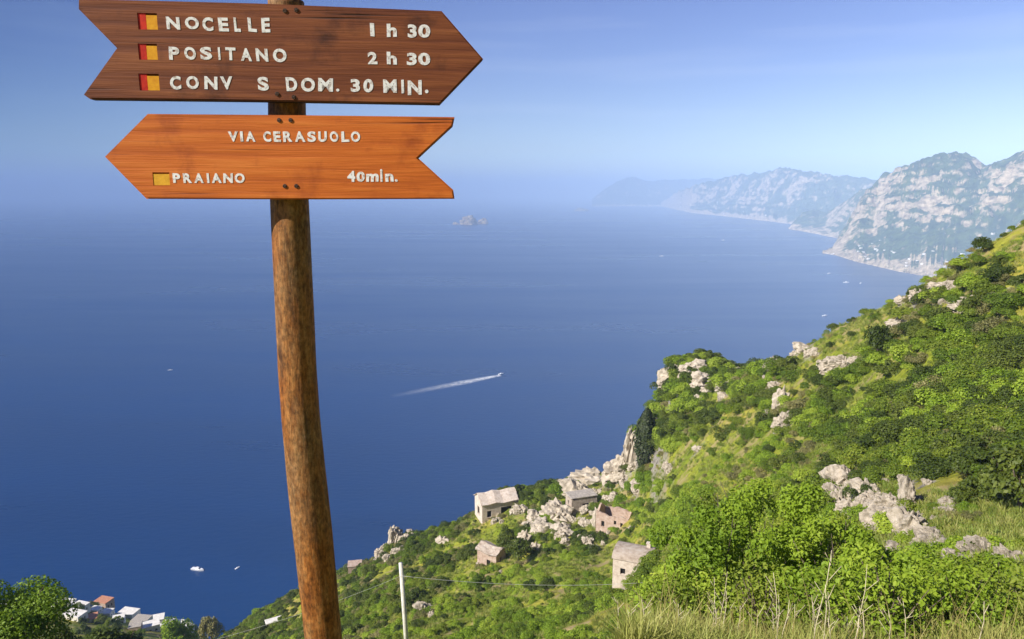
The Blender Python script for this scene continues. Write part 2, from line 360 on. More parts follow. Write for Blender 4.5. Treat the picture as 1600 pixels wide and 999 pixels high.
for a in (-0.75,-0.4, -0.1, 0.1, 0.3, 0.45, 0.6, 0.8):
    ctrl.append((a, 0.5, 1.62/0.5)); ctrl.append((a, 1.0, 1.63/1.0)); ctrl.append((a, 2.0, 1.72/2))
    ctrl.append((a, 3.5, 2.5/3.5))
    ctrl.append((a, 700, 431/700)); ctrl.append((a, 950, 450/950))
for a, pts in ((1.3, ((2,-1.6),(10,-1.5),(50,8),(200,60),(700,150),(950,150))), (2.1, ((2,-1.5),(10,0),(50,14),(200,80),(700,220),(950,250))),
               (2.9, ((2,-1.5),(10,-0.5),(50,8),(200,60),(700,200),(950,240))), (-1.3, ((2,-1.8),(10,-6),(50,-34),(200,-140),(620,-431),(950,-450))),
               (-2.1, ((2,-1.7),(10,-3.5),(50,-18),(200,-80),(700,-400),(950,-450))), (-2.7, ((2,-1.6),(10,-2),(50,-5),(200,-10),(700,-100),(950,-150)))):
    for D, z in pts:
        for k in (0, 2*math.pi, -2*math.pi):
            if abs(a+k) < 4.6: ctrl.append((a+k, D, -z/D))
ctrl = np.array(ctrl)
KA = 3.2
P = np.stack([ctrl[:, 0]*KA, np.log(ctrl[:, 1])], 1)
def kern(a, b): return (np.linalg.norm(a[:, None] - b[None], axis=2))**1.5
n = len(P); A = np.zeros((n+3, n+3)); A[:n, :n] = kern(P, P); A[:n, n] = 1; A[:n, n+1:] = P; A[n, :n] = 1; A[n+1:, :n] = P.T
wts = np.linalg.solve(A + np.diag([1e-6]*n + [0]*3), np.concatenate([ctrl[:, 2], [0, 0, 0]]))
def tan_field(a, lnD):
    X = np.stack([np.ravel(a)*KA, np.ravel(lnD)], 1); out = np.empty(len(X))
    for i in range(0, len(X), 20000):
        x = X[i:i+20000]; out[i:i+20000] = kern(x, P) @ wts[:n] + wts[n] + x @ wts[n+1:]
    return out.reshape(np.shape(a))
AZ = np.concatenate([np.linspace(-math.pi, -0.80, 60)[:-1], np.linspace(-0.80, 0.80, 620), np.linspace(0.80, math.pi, 60)[1:]])
LD = np.concatenate([np.linspace(math.log(0.5), math.log(20), 90)[:-1], np.linspace(math.log(20), math.log(330), 270)[:-1], np.linspace(math.log(330), math.log(950), 60)])
# coarse RBF evaluation, then bilinear to the fine grid
ca = np.linspace(-math.pi, math.pi, 260); cl = np.linspace(LD[0], LD[-1], 130)
CA, CL = np.meshgrid(ca, cl, indexing='ij'); CT = tan_field(CA, CL)
def bil(ga, gl, T, a, l):
    i = np.clip(np.searchsorted(ga, a)-1, 0, len(ga)-2); j = np.clip(np.searchsorted(gl, l)-1, 0, len(gl)-2)
    u = np.clip((a-ga[i])/(ga[i+1]-ga[i]), 0, 1); v = np.clip((l-gl[j])/(gl[j+1]-gl[j]), 0, 1)
    return T[i, j]*(1-u)*(1-v) + T[i+1, j]*u*(1-v) + T[i, j+1]*(1-u)*v + T[i+1, j+1]*u*v
AG, LG = np.meshgrid(AZ, LD, indexing='ij'); DG = np.exp(LG)
ZG = -DG*bil(ca, cl, CT, AG, LG)
XG = DG*np.sin(AG); YG = DG*np.cos(AG)
def sst(x, a, b): t = np.clip((x-a)/(b-a), 0, 1); return t*t*(3-2*t)
far = sst(DG, 18, 70)
ZG += far*(1.5*fbm(XG/26, YG/26, 3) + 0.9*ridged(XG/9+3, YG/9, 3)*sst(fbm(XG/40+9, YG/40, 2), -0.1, 0.5) + 0.35*fbm(XG/4, YG/4, 3))
ZG += sst(DG, 2, 8)*0.10*fbm(XG/1.3, YG/1.3, 3)
ZG[0, :] = ZG[-1, :] = (ZG[0, :] + ZG[-1, :])/2
V = np.stack([XG, YG, ZG + H], 2).reshape(-1, 3); nl = len(LD); na = len(AZ)
ii, jj = np.meshgrid(np.arange(na-1), np.arange(nl-1), indexing='ij'); b0 = (ii*nl + jj).ravel()
Q = np.stack([b0, b0+1, b0+nl+1, b0+nl], 1)
V = np.concatenate([V, [[0, 0, H-1.62]]]); 
terr_me = np_mesh('hillside', V, Q, True)
tag(link('hillside', terr_me, M['terrain']), kind='structure')
# small cap that closes the ground under the camera
capv = [(0, 0, H-1.62)] + [tuple(V[i*nl]) for i in range(0, na, 8)]
k = len(capv)-1
tag(link('path', mesh('path', capv, [(0, i+1, (i+1) % k+1) for i in range(k)]), M['terrain']), kind='structure')

def ground(a, D): return bil(AZ, LD, ZG, np.asarray(a, float), np.log(np.asarray(D, float))) + H
def ground_xy(x, y): return ground(np.arctan2(x, y), np.hypot(x, y))
_ds = np.exp(np.linspace(math.log(2.2), math.log(640), 1800))
def hit(px, py, dmin=2.2, dmax=640):
    """where the line of sight through a photo pixel meets the hillside"""
    a, t = az_tan(px, py); ds = _ds[(_ds >= dmin) & (_ds <= dmax)]
    zt = ground(np.full_like(ds, a), ds); zr = H - ds*t; below = zr <= zt
    D = ds[np.argmax(below)] if below.any() else ds[np.argmin(zr - zt)]
    return Vector((D*math.sin(a), D*math.cos(a), float(ground(a, D))))

# ------------------------------------------------------------------ far coast
def interp(px, pts): return np.interp(px, [p[0] for p in pts], [p[1] for p in pts])
def coast(name, label, shore, skyline, run, ncol, nrow, amp, fixD=None, seed=0, sc_=1.0):
    p0, p1 = shore[0][0], shore[-1][0]
    px = np.linspace(p0, p1, ncol); sy = interp(px, shore); ky = interp(px, skyline)
    V = np.zeros((ncol, nrow, 3))
    jag = fbm(px/7.0+seed, px*0+seed, 4); lip = np.clip(0.5+fbm(px/26.0+seed*3, px*0+2.5, 3), 0.1, 1.2)
    for i in range(ncol):
        a, t = az_tan(px[i], sy[i]); Ds = (H/t if fixD is None else fixD)
        _, tk = az_tan(px[i], ky[i]); Dr = Ds + (run if not callable(run) else run(px[i]))
        zr = max(H - Dr*tk, 15)
        tt = np.linspace(0, 1, nrow)
        r = np.where(tt < 0.75, tt/0.75, 1)
        z = zr*(0.62*r + 0.38*sst(r, 0.35, 0.9)) + sst(r, 0, 0.08)*(1-r)**3*zr*0.09*lip[i]
        back = np.clip((tt-0.75)/0.25, 0, 1); z = z*(1-back) - 30*back
        D = Ds + (Dr-Ds)*np.minimum(tt/0.75, 1) + 0.7*(Dr-Ds)*back + Ds*0.006*jag[i]*np.clip(1-tt*9, 0, 1)
        z[0] = -25
        X = D*math.sin(a); Y = D*math.cos(a)
        V[i] = np.stack([X, Y, z], 1)
    X, Y = V[..., 0], V[..., 1]
    env = np.minimum(np.linspace(0, 1, nrow)*7, 1)*np.clip((0.98-np.linspace(0, 1, nrow))*2.6, 0.12, 1)
    hz = np.clip(V[..., 2]/200, 0.1, 1.3)
    V[..., 2] += amp*env*hz*(0.8*(ridged(X/1000+seed, Y/1000, 5)-0.25) + 0.6*(ridged(X/330+seed, Y/330-seed, 4)-0.25) + 0.35*fbm(X/120+seed, Y/120, 4))
    st = 55*sc_; q = V[..., 2]/st + 0.6*fbm(X/500, Y/500, 3); fr = q-np.floor(q)      # cliff bands
    cl = np.clip(0.05 + 0.8*fbm(X/600+9, Y/600+seed, 3), 0, 0.5)
    V[..., 2] += env*cl*st*(sst(fr, 0.45, 0.75) - fr)
    ii, jj = np.meshgrid(np.arange(ncol-1), np.arange(nrow-1), indexing='ij'); b0 = (ii*nrow+jj).ravel()
    Q = np.stack([b0, b0+nrow, b0+nrow+1, b0+1], 1)
    o = link(name, np_mesh(name, V.reshape(-1, 3), Q, False), M['coast']); tag(o, label, None, None, 'structure')
    return V
cA = coast('mountain', 'rocky green coastal mountain on the right', [(1285,396),(1305,399),(1340,410),(1400,424),(1450,433),(1520,446),(1600,458),(1800,480)],
      [(1285,395),(1300,386),(1318,352),(1336,316),(1356,291),(1380,272),(1410,258),(1450,249),(1490,251),(1512,264),(1550,250),(1600,228),(1680,192),(1800,160)], lambda q: 1900*min(1, max(0.03, (q-1285)/75)), 640, 200, 85, seed=1)
cB = coast('headland', 'rocky cliff headland in the middle distance', [(1232,358),(1260,363),(1310,373),(1360,382),(1450,392)],
      [(1232,357),(1240,346),(1252,334),(1268,328),(1288,333),(1310,322),(1340,300),(1380,285),(1450,280)], lambda q: 1500*min(1, max(0.03, (q-1232)/45)), 260, 90, 50, seed=5)
cC = coast('headland', 'hazy headland with pale cliffs behind the nearer headland', [(1030,322),(1080,333),(1130,338),(1200,346),(1240,351),(1300,357),(1420,366)],
      [(1030,319),(1060,300),(1100,288),(1150,276),(1210,266),(1260,271),(1300,278),(1350,284),(1420,286)], lambda q: 2600*min(1, max(0.03, (q-1030)/110)), 400, 120, 85, seed=11, sc_=1.6)
cD = coast('headland', 'faintest most distant headland fading into the haze', [(925,318),(985,318),(1150,318)],
      [(925,312),(945,296),(965,283),(985,277),(1010,283),(1050,282),(1100,279),(1150,284)], 2200, 160, 60, 60, fixD=21000, seed=23)

def island(px, py, wpx, hpx, label, seed):
    p = on_sea(px, py); D = math.hypot(p.x, p.y); w = wpx/F*D; h = hpx/F*D
    bm = bmesh.new(); bmesh.ops.create_icosphere(bm, subdivisions=5, radius=1)
    co = np.array([v.co[:] for v in bm.verts])
    nz = fbm(co[:, 0]*1.6+seed, co[:, 1]*1.6+co[:, 2], 4)*0.35
    for v, q in zip(bm.verts, nz):
        c = v.co; c *= 1+q; v.co = (c.x*w/2, c.y*w*0.22, c.z*h*0.95 - h*0.1)
    o = link('island', bm_mesh('island', bm), M['coast'], None, (p.x, p.y, 0)); return tag(o, label, 'island', None, 'structure')
island(732, 351, 27, 14, 'larger rocky islet out on the hazy sea', 2)
island(755, 350, 17, 9, 'small islet at the right end of the islet group', 8)
island(712, 351, 9, 4, 'low islet at the left end of the islet group', 5)
island(908, 330, 18, 5, 'lone faint islet nearest the far headlands', 12)

# ------------------------------------------------------------------ haze
bm = bmesh.new(); bmesh.ops.create_cube(bm, size=1)
hz = link('haze', bm_mesh('haze', bm)); hz.scale = (126000, 126000, 1101); hz.location = (0, 0, 1101/2 - 26)
hm = bpy.data.materials.new('haze_air'); hm.use_nodes = True; hn = hm.node_tree.nodes; hn.remove(hn['Principled BSDF'])
pv = hn.new('ShaderNodeVolumePrincipled'); pv.inputs['Color'].default_value = (*HAZE_COLOR, 1); pv.inputs['Density'].default_value = HAZE_DENSITY
pv.inputs['Anisotropy'].default_value = HAZE_G
hm.node_tree.links.new(pv.outputs[0], hn['Material Output'].inputs['Volume']); hz.data.materials.append(hm)
tag(hz, 'pale blue sea haze in the air', None, None, 'stuff')

# ------------------------------------------------------------------ signpost
PY = 1.95
def on_plane(px, py, p0, nrm):
    d = ray(px, py); o = np.array([0, 0, H]); t = np.dot(p0-o, nrm)/np.dot(d, nrm); return o + d*t
pn = np.array([0, 1.0, 0]); p0 = np.array([0, PY, H])
prof = [(-22,419,474),(0,420,475),(90,420,476),(170,420,477),(250,421,478),(320,423,481),(426,428,487),(540,434,492),(660,441,498),(740,449,508),(820,457,518),(900,467,524),(997,478,533),(1100,489,545),(1290,508,566)]
root = empty('signpost', (0, 0, 0))
ys = np.linspace(-22, 1290, 100)
lx = np.interp(ys, [p[0] for p in prof], [p[1] for p in prof]); rx = np.interp(ys, [p[0] for p in prof], [p[2] for p in prof])
cen = [on_plane((a+b)/2, y, p0, pn) for a, b, y in zip(lx, rx, ys)]
rad = [(b-a)/2/F*depth(c) for a, b, c in zip(lx, rx, cen)]
# smooth the measured profile
def smooth(a, k=7): a = np.asarray(a, float); pad = np.pad(a, [(k, k)]+[(0, 0)]*(a.ndim-1), 'edge'); return np.stack([pad[i:i+len(a)] for i in range(2*k+1)]).mean(0)
cen = smooth(cen); rad = smooth(rad)
base = Vector(cen[-1]); gz = float(ground_xy(base.x, base.y))
cen[-1][2] = min(cen[-1][2], gz-0.15)
root.location = (base.x, base.y, gz)
NS = 40; V = []; Fc = []
for i, (c, r) in enumerate(zip(cen, rad)):
    for k in range(NS):
        q = 2*math.pi*k/NS
        rr = r*(1 + 0.02*float(pnoise(np.array(q*1.5), np.array(c[2]*3))) + 0.012*float(pnoise(np.array(q*4.), np.array(c[2]*9.))))
        V.append((c[0]+math.cos(q)*rr-base.x, c[1]+math.sin(q)*rr-base.y, c[2]-gz))
for i in range(len(cen)-1):
    for k in range(NS): Fc.append((i*NS+k, (i+1)*NS+k, (i+1)*NS+(k+1) % NS, i*NS+(k+1) % NS))
Fc.append(tuple(range(NS))); Fc.append(tuple((len(cen)-1)*NS+k for k in range(NS-1, -1, -1)))
link('post', mesh('post', V, Fc, True), M['post'], root)

def evald(o):
    dg = bpy.context.evaluated_depsgraph_get(); return bpy.data.meshes.new_from_object(o.evaluated_get(dg))
_glyph = {}
def glyph(ch, bold):
    k = (ch, bold)
    if k not in _glyph:
        cu = bpy.data.curves.new('g', 'FONT'); cu.body = ch; cu.size = 1; cu.extrude = 0.05; cu.offset = bold; cu.resolution_u = 4
        o = bpy.data.objects.new('g', cu); C.objects.link(o); me = evald(o)
        v = np.array([x.co[:] for x in me.vertices]); f = [tuple(p.vertices) for p in me.polygons]
        bpy.data.objects.remove(o); bpy.data.curves.remove(cu); bpy.data.meshes.remove(me); _glyph[k] = (v, f)
    return _glyph[k]

def board(outline, pockets, lines, screws, yaw, m, depth_front, pxc, thick, label):
    ax = np.array([math.cos(yaw), math.sin(yaw), 0]); nr = np.array([-math.sin(yaw), math.cos(yaw), 0])
    q0 = np.array([(pxc-800)/F*depth_front, depth_front, H])
    cpx, cpy = np.mean([p[0] for p in outline]), np.mean([p[1] for p in outline])
    O = on_plane(cpx, cpy, q0, nr)
    def loc(px, py):
        p = on_plane(px, py, q0, nr) - O; return float(np.dot(p, ax)), float(p[2])
    bm = bmesh.new(); vs = [bm.verts.new((*loc(*p)[:1], 0, loc(*p)[1])) for p in outline]
    f = bm.faces.new(vs); bm.normal_update()
    if f.normal.y > 0: f.normal_flip()
    ex = bmesh.ops.extrude_face_region(bm, geom=[f]); 
    bmesh.ops.translate(bm, vec=(0, thick, 0), verts=[e for e in ex['geom'] if isinstance(e, bmesh.types.BMVert)])
    bmesh.ops.recalc_face_normals(bm, faces=bm.faces)
    rim = [e for e in bm.edges if all(abs(v.co.y) < 1e-6 for v in e.verts)]
    bmesh.ops.bevel(bm, geom=rim, offset=0.0035, segments=2, affect='EDGES'); bm.normal_update()
    for f_ in bm.faces: f_.material_index = 1 if abs(f_.normal.y) < 0.97 else 0
    bo = link('direction_board', bm_mesh('direction_board', bm), m, root)
    bo.data.materials.append(M['edge'])
    bo.location = Vector(O) - root.location; bo.rotation_euler = (0, 0, yaw); bo['label'] = label
    cut = bmesh.new()
    for (x0, y0, x1, y1, split, dull) in pockets:
        (a, t), (b, u) = loc(x0, y0), loc(x1, y1); box(cut, a, b, -0.01, 0.008, u, t)
    co = link('cutter', bm_mesh('cutter', cut)); md = bo.modifiers.new('b', 'BOOLEAN'); md.object = co; md.operation = 'DIFFERENCE'; md.solver = 'EXACT'
    bpy.context.view_layer.update(); co.matrix_world = Matrix.Translation(Vector(O)) @ Matrix.Rotation(yaw, 4, 'Z'); bpy.context.view_layer.update()
    me = evald(bo); bo.modifiers.clear(); bo.data = me
    if not me.materials: me.materials.append(m)
    bpy.data.objects.remove(co)
    for (x0, y0, x1, y1, split, dull) in pockets:
        (a, t), (b, u) = loc(x0, y0), loc(x1, y1); s = a + (b-a)*split; g_ = 0.0006
        way = None
        if split > 0:
            bb = bmesh.new(); box(bb, a+g_, s-g_/2, 0.002, 0.0076, u+g_, t-g_); link('red_mark', bm_mesh('red_mark', bb), M['red'], bo)
        bb = bmesh.new(); box(bb, s+g_, b-g_, 0.0010, 0.0076, u+g_, t-(t-u)*0.13); link('yellow_mark', bm_mesh('yellow_mark', bb), M['dullyellow' if dull else 'yellow'], bo)
    for ln in lines:
        for ch, x0, x1, y0, y1 in ln:
            V = []
            gv, gf = glyph(ch, 0.042 if ch != '.' else 0.0)
            (a, t), (b, u) = loc(x0, y0), loc(x1, y1)
            mn = gv.min(0); mxx = gv.max(0); sh = random.uniform(-0.06, 0.06); tp = random.uniform(-0.05, 0.05)
            for v in gv:
                fx = (v[0]-mn[0])/(mxx[0]-mn[0]); fz = (v[1]-mn[1])/(mxx[1]-mn[1])
                V.append((a + (b-a)*(fx + sh*(fz-0.5)), (-0.0009 if v[2] > 0 else 0.001), u + (t-u)*(fz + tp*(fx-0.5))))
            link('letter', mesh('letter', V, gf), M['letter'], bo)
    for (px, py) in screws:
        x, z = loc(px, py); bb = bmesh.new()
        bmesh.ops.create_cone(bb, segments=14, radius1=0.0062, radius2=0.0048, depth=0.004, cap_ends=True, matrix=Matrix.Translation((x, -0.0005, z)) @ Matrix.Rotation(R(90), 4, 'X'))
        box(bb, x-0.004, x+0.004, -0.0031, -0.0026, z-0.0007, z+0.0007)
        link('screw', bm_mesh('screw', bb), M['iron'], bo)
    return bo
def c1(s, x0, x1, y0, y1): return (s, 100+x0/3.026, 100+x1/3.026, y0/3.026, y1/3.026)
def c2(s, x0, x1, y0, y1): return (s, 420+x0/3.026, 420+x1/3.026, y0/3.026, y1/3.026)
L1 = [c1('N',482,550,80,141), c1('O',570,640,80,140), c1('C',652,708,82,148), c1('E',728,780,84,150), c1('L',802,836,84,152), c1('L',868,912,85,152), c1('E',932,976,85,155)]
L1b = [c2('1',478,500,110,173), c2('h',557,606,112,176), c2('3',656,700,116,180), c2('0',706,764,116,180)]
L2 = [c1('P',494,548,222,285), c1('O',567,626,222,284), c1('S',642,702,222,284), c1('I',727,741,224,284), c1('T',762,814,225,286), c1('A',834,890,228,290), c1('N',906,966,230,292), c1('O',986,1054,230,296)]
L2b = [c2('2',467,514,246,305), c2('h',557,606,246,306), c2('3',652,700,250,310), c2('0',706,764,250,310)]
L3 = [c1('C',499,556,360,425), c1('O',576,640,360,423), c1('N',662,728,362,424), c1('V',738,800,362,424), c1('S',914,970,364,430), c2('D',80,136,366,432), c2('O',151,220,368,435), c2('M',232,305,370,434), c2('.',318,334,420,434)]
L3b = [c2('3',386,432,374,436), c2('0',446,495,374,438), c2('M',540,606,376,440), c2('I',626,640,378,442), c2('N',656,724,380,450), c2('.',738,755,424,442)]
X = 3.026
D1 = [(a/X+100, b/X+100) for a, b in ((775,825),(832,848),(858,905))]
U1 = [(ch, *xx, 205.5, 221.5) for ch, xx in zip('VIA', D1)] + [(ch, a, b, 205.5, 222) for ch, a, b in (('C',411,424),('E',427,439),('R',442,457),('A',460,477),('S',480,494),('U',497,511),('O',515,529),('L',533,546),('O',548,563))]
U2 = [c1(ch, a, b, 820, 866) for ch, a, b in (('P',513,552),('R',562,606),('A',614,662),('I',674,688),('A',696,746),('N',752,800),('O',806,856))]
U3 = [c2('4',370,410,808,860), c2('0',414,455,812,860), c2('m',460,520,822,860), c2('i',526,539,800,860), c2('n',550,590,822,860), c2('.',596,610,848,860)]
up_out = [(122,-2),(400,5),(690,17),(755,92),(687,163),(400,158),(140,155),(130,148),(182,75),(122,14)]
board(up_out, [(214,20,247,47,0.42,0),(215,68,247,94,0.42,0),(216,115,250,142,0.40,0)], [L1, L1b, L2, L2b, L3, L3b], [(445,17),(463,16),(433,147),(459,152)], R(6.5), M['upper'],
      PY-0.052-0.032, 452, 0.032, 'dark brown arrow board pointing right with three white lines of lettering')
lo_out = [(230,178),(470,180),(710,183),(707,197),(653,247),(708,297),(710,311),(470,312),(228,311),(163,245)]
board(lo_out, [(238,269.5,266,290,0.0,1)], [U1, U2, U3], [(436,188),(454,188),(445,291),(463,291)], R(4), M['lower'],
      PY-0.053-0.030, 452, 0.030, 'bright orange arrow board pointing left with smaller white lettering')
tag(root, 'weathered wooden signpost carrying a brown and an orange arrow board', 'signpost')

# ------------------------------------------------------------------ foliage meshes
def leaf_mesh(name, centers, normals, sizes, aspect=0.6, shape='diamond', r=rng, smooth=False, tint=None):
    n = len(centers); N = normals/np.linalg.norm(normals, axis=1)[:, None]
    t = r.normal(size=(n, 3)); t -= (t*N).sum(1)[:, None]*N; t /= np.linalg.norm(t, axis=1)[:, None]; b = np.cross(N, t)
    s = sizes[:, None]
    if shape == 'diamond':
        pts = [-t*s, b*s*aspect - N*s*0.12, t*s, -b*s*aspect - N*s*0.12]; Q = [(0, 1, 2, 3)]
    else:   # folded leaf: base, tip and two rounded sides
        pts = [-t*s, -t*s*0.25 + b*s*aspect + N*s*0.2, t*s*0.35 + b*s*aspect*0.8 + N*s*0.16, t*s - N*s*0.25, t*s*0.35 - b*s*aspect*0.8 + N*s*0.16, -t*s*0.25 - b*s*aspect + N*s*0.2]
        Q = [(0, 1, 2, 3), (0, 3, 4, 5)]
    k = len(pts); V = np.stack([centers + p for p in pts], 1).reshape(-1, 3)
    base = np.arange(n)*k; Qa = np.concatenate([base[:, None] + np.array(q)[None] for q in Q])
    me = np_mesh(name, V, Qa)
    at_ = me.attributes.new('tint', 'FLOAT', 'POINT'); at_.data.foreach_set('value', np.repeat(r.random(n) if tint is None else tint, k).astype(np.float32))
    return me
def bush_mesh(name, seed, n=1100, leaf=0.10, lobes=9, flat=0.85, shape='diamond', spread=0.62, lob=(0.28, 0.55)):
    r = np.random.default_rng(seed); c = []; rads = []
    for i in range(lobes):
        a = r.uniform(0, 2*math.pi); q = spread*math.sqrt(r.random()); rr = r.uniform(*lob)
        c.append((q*math.cos(a), q*math.sin(a), flat*(0.25 + r.random()*(1-q)*1.0))); rads.append(rr)
    c = np.array(c); rads = np.array(rads); k = r.choice(lobes, n, p=rads**2/np.sum(rads**2))
    d = r.normal(size=(n, 3)); d /= np.linalg.norm(d, axis=1)[:, None]; d[:, 2] = np.where(d[:, 2] < -0.3, -d[:, 2], d[:, 2])
    rr = rads[k]*(0.62 + 0.5*r.random(n)**0.7); p = c[k] + d*rr[:, None]
    p[:, 2] = np.maximum(p[:, 2], 0.0)
    nr = d + r.normal(size=(n, 3))*0.55 + np.array([0, 0, 0.25])
    return leaf_mesh(name, p, nr, leaf*r.uniform(0.6, 1.35, n), 0.62, shape, r)

KINDS = ['bright', 'mid', 'dark', 'olive', 'dry']
protos = {}
for ki, k in enumerate(KINDS):
    for v in range(3):
        me = bush_mesh('shrub_'+k, 100+ki*10+v, n=3800 if k != 'dry' else 1800, leaf=(0.054, 0.052, 0.05, 0.048, 0.046)[ki], lobes=9+3*v, flat=(0.8, 0.9, 0.95, 0.7, 0.55)[ki], spread=0.85, lob=(0.16, 0.46))
        me.materials.append(M[k]); protos[k, v] = me

# which scrub grows where on the slope, outlined on the photo and carried onto the ground: (px,py,rx,ry, weights bright/mid/dark/olive/dry, density)
zones = [
 (1480,620,190,170,(0.16,0.38,0.26,0.17,0.03),0.9), (1560,480,110,70,(0.15,0.42,0.2,0.15,0.08),0.7), (1400,500,80,60,(0.2,0.2,0.2,0.15,0.25),0.45),
 (1500,420,120,50,(0.2,0.15,0.1,0.2,0.35),0.35), (1300,560,80,35,(0.15,0.1,0.1,0.25,0.4),0.4),
 (1120,640,130,75,(0.34,0.32,0.28,0.06,0.0),1.0), (1260,620,80,60,(0.3,0.3,0.2,0.15,0.05),0.8),
 (1130,735,110,50,(0.35,0.1,0.0,0.35,0.2),0.5), (1230,710,90,40,(0.3,0.15,0.1,0.35,0.1),0.7),
 (1060,790,70,60,(0.75,0.15,0.1,0.0,0.0),0.9), (880,830,130,90,(0.3,0.3,0.2,0.2,0.0),0.55), (830,770,80,40,(0.1,0.4,0.3,0.2,0),0.8),
 (660,850,100,60,(0.1,0.3,0.25,0.35,0),0.75), (600,930,120,80,(0.12,0.25,0.25,0.38,0),0.9), (780,940,130,60,(0.55,0.25,0.05,0.05,0.1),0.45),
 (930,950,120,60,(0.6,0.25,0.05,0.05,0.05),0.5), (700,990,120,40,(0.6,0.3,0.1,0,0),0.7), (430,970,100,50,(0.05,0.3,0.35,0.3,0),0.9),
 (1440,770,110,60,(0.15,0.3,0.2,0.2,0.15),0.4), (1560,790,60,60,(0.1,0.25,0.35,0.2,0.1),0.6), (1400,880,150,70,(0.65,0.2,0.05,0.05,0.05),0.6), (1200,850,200,100,(0.6,0.25,0.1,0.05,0),0.8)]
keepout = []     # (x, y, radius) of buildings and big rocks, filled below
shrubs = []
def zmul(z): return 1.0 if z is None else {(1480,620): 1.35, (1120,640): 1.7, (1260,620): 1.45, (1560,480): 1.3, (1060,790): 1.4, (600,930): 1.25, (830,770): 1.3, (660,850): 1.2}.get(z[:2], 1.0)
def scatter():
    r = np.random.default_rng(21); N = 60000
    a = r.uniform(-0.72, 0.72, N); D = np.sqrt(r.uniform(24**2, 330**2, N))
    # denser sampling close by
    a2 = r.uniform(0.0, 0.72, 5000); D2 = np.sqrt(r.uniform(14**2, 110**2, 5000)); a = np.concatenate([a, a2]); D = np.concatenate([D, D2])
    z = ground(a, D); x = D*np.sin(a); y = D*np.cos(a)
    px, py, dep = project(x, y, z); cl = fbm(x/14+31, y/14, 3); c2_ = fbm(x/7-11, y/7+4, 2)
    u = r.random(len(a)); wv = r.random(len(a))
    for i in range(len(a)):
        if not (-60 < px[i] < 1680 and 300 < py[i] < 1120): continue
        best = None; bd = 1.15
        for zn in zones:
            d = math.hypot((px[i]-zn[0])/zn[2], (py[i]-zn[1])/zn[3])
            if d < bd: bd = d; best = zn
        if best is None: w = (0.2, 0.3, 0.2, 0.25, 0.05); dens = 0.5
        else: w = best[4]; dens = best[5]
        near = 0.5 if D[i] > 60 else 0.85
        if u[i] > dens*near*(0.75 + 1.1*cl[i]) : continue
        if any((x[i]-k[0])**2 + (y[i]-k[1])**2 < k[2]**2 for k in keepout): continue
        q = min(max(wv[i] + 0.25*c2_[i], 0), 0.999); cw = np.cumsum(w)/np.sum(w); ki = int(np.searchsorted(cw, q)); ki = min(ki, 4)
        big = (1.0, 1.0, 1.1, 0.75, 0.55)[ki]
        sc = big*zmul(best)*(0.30 + 1.05*r.random()**1.4)*(1.0 + 0.35*max(cl[i], 0)) * (0.62 if D[i] < 45 else 1.0)*(1.25 if D[i] > 150 else 1.0)*(1.5 if D[i] > 260 else 1.0)
        if r.random() < 0.10: sc *= 1.5
        sc = min(sc, 1.75 if D[i] < 120 else 3.0)
        shrubs.append((KINDS[ki], int(r.integers(3)), x[i], y[i], z[i], sc, r.uniform(0, 6.28), px[i], py[i], sc/dep[i]))

# ------------------------------------------------------------------ landmarks that labels refer to
LM = [(990,885,'the little stone house'), (962,805,'the windowed pink ruin'), (785,775,'the large white ruin'), (768,868,'the small pink hut'), (1008,690,'the dark cypress'), (617,840,'the grey rock pinnacle'),
      (628,930,'the pale pole'), (500,940,'the sign post'), (428,970,'the long white building'), (870,815,'the layered rocks'), (1380,800,'the pale outcrop'), (1540,890,'the rocks at the right edge'), (1100,590,'the rocky knoll top'),
      (1220,640,'the rock gully'), (1300,560,'the dry grassy brow'), (1370,540,'the dark tree on the upper slope'), (1500,470,'the upper rock band'), (1545,385,'the small skyline tree'), (1588,770,'the dark tree at the right edge'), (1220,800,'the near thicket'), (1480,620,'the middle of the scrubby right slope'), (1130,730,'the open grassy slope'), (270,975,'the seaside village'), (1560,560,'the upper right scrub'), (1400,640,'the left part of the scrubby slope')]
def place(px, py):
    m = min(LM, key=lambda q: math.hypot(px-q[0], py-q[1])); dx, dy = px-m[0], py-m[1]
    if math.hypot(dx, dy) < 22: return 'close beside ' + m[2]
    v = ('just ' if max(abs(dx), abs(dy)) < 45 else 'well ')
    return (v + ('right of ' if dx > 0 else 'left of ') if abs(dx) > abs(dy) else v + ('below ' if dy > 0 else 'above ')) + m[2]
_seen = {}
def unique(lab):
    """the first of a kind at a place is the largest one there (things come sorted by size)"""
    c = _seen.get(lab, 0); _seen[lab] = c+1
    return ('largest ' + lab) if c == 0 else ('second largest ' + lab) if c == 1 else ('smaller ' + lab)

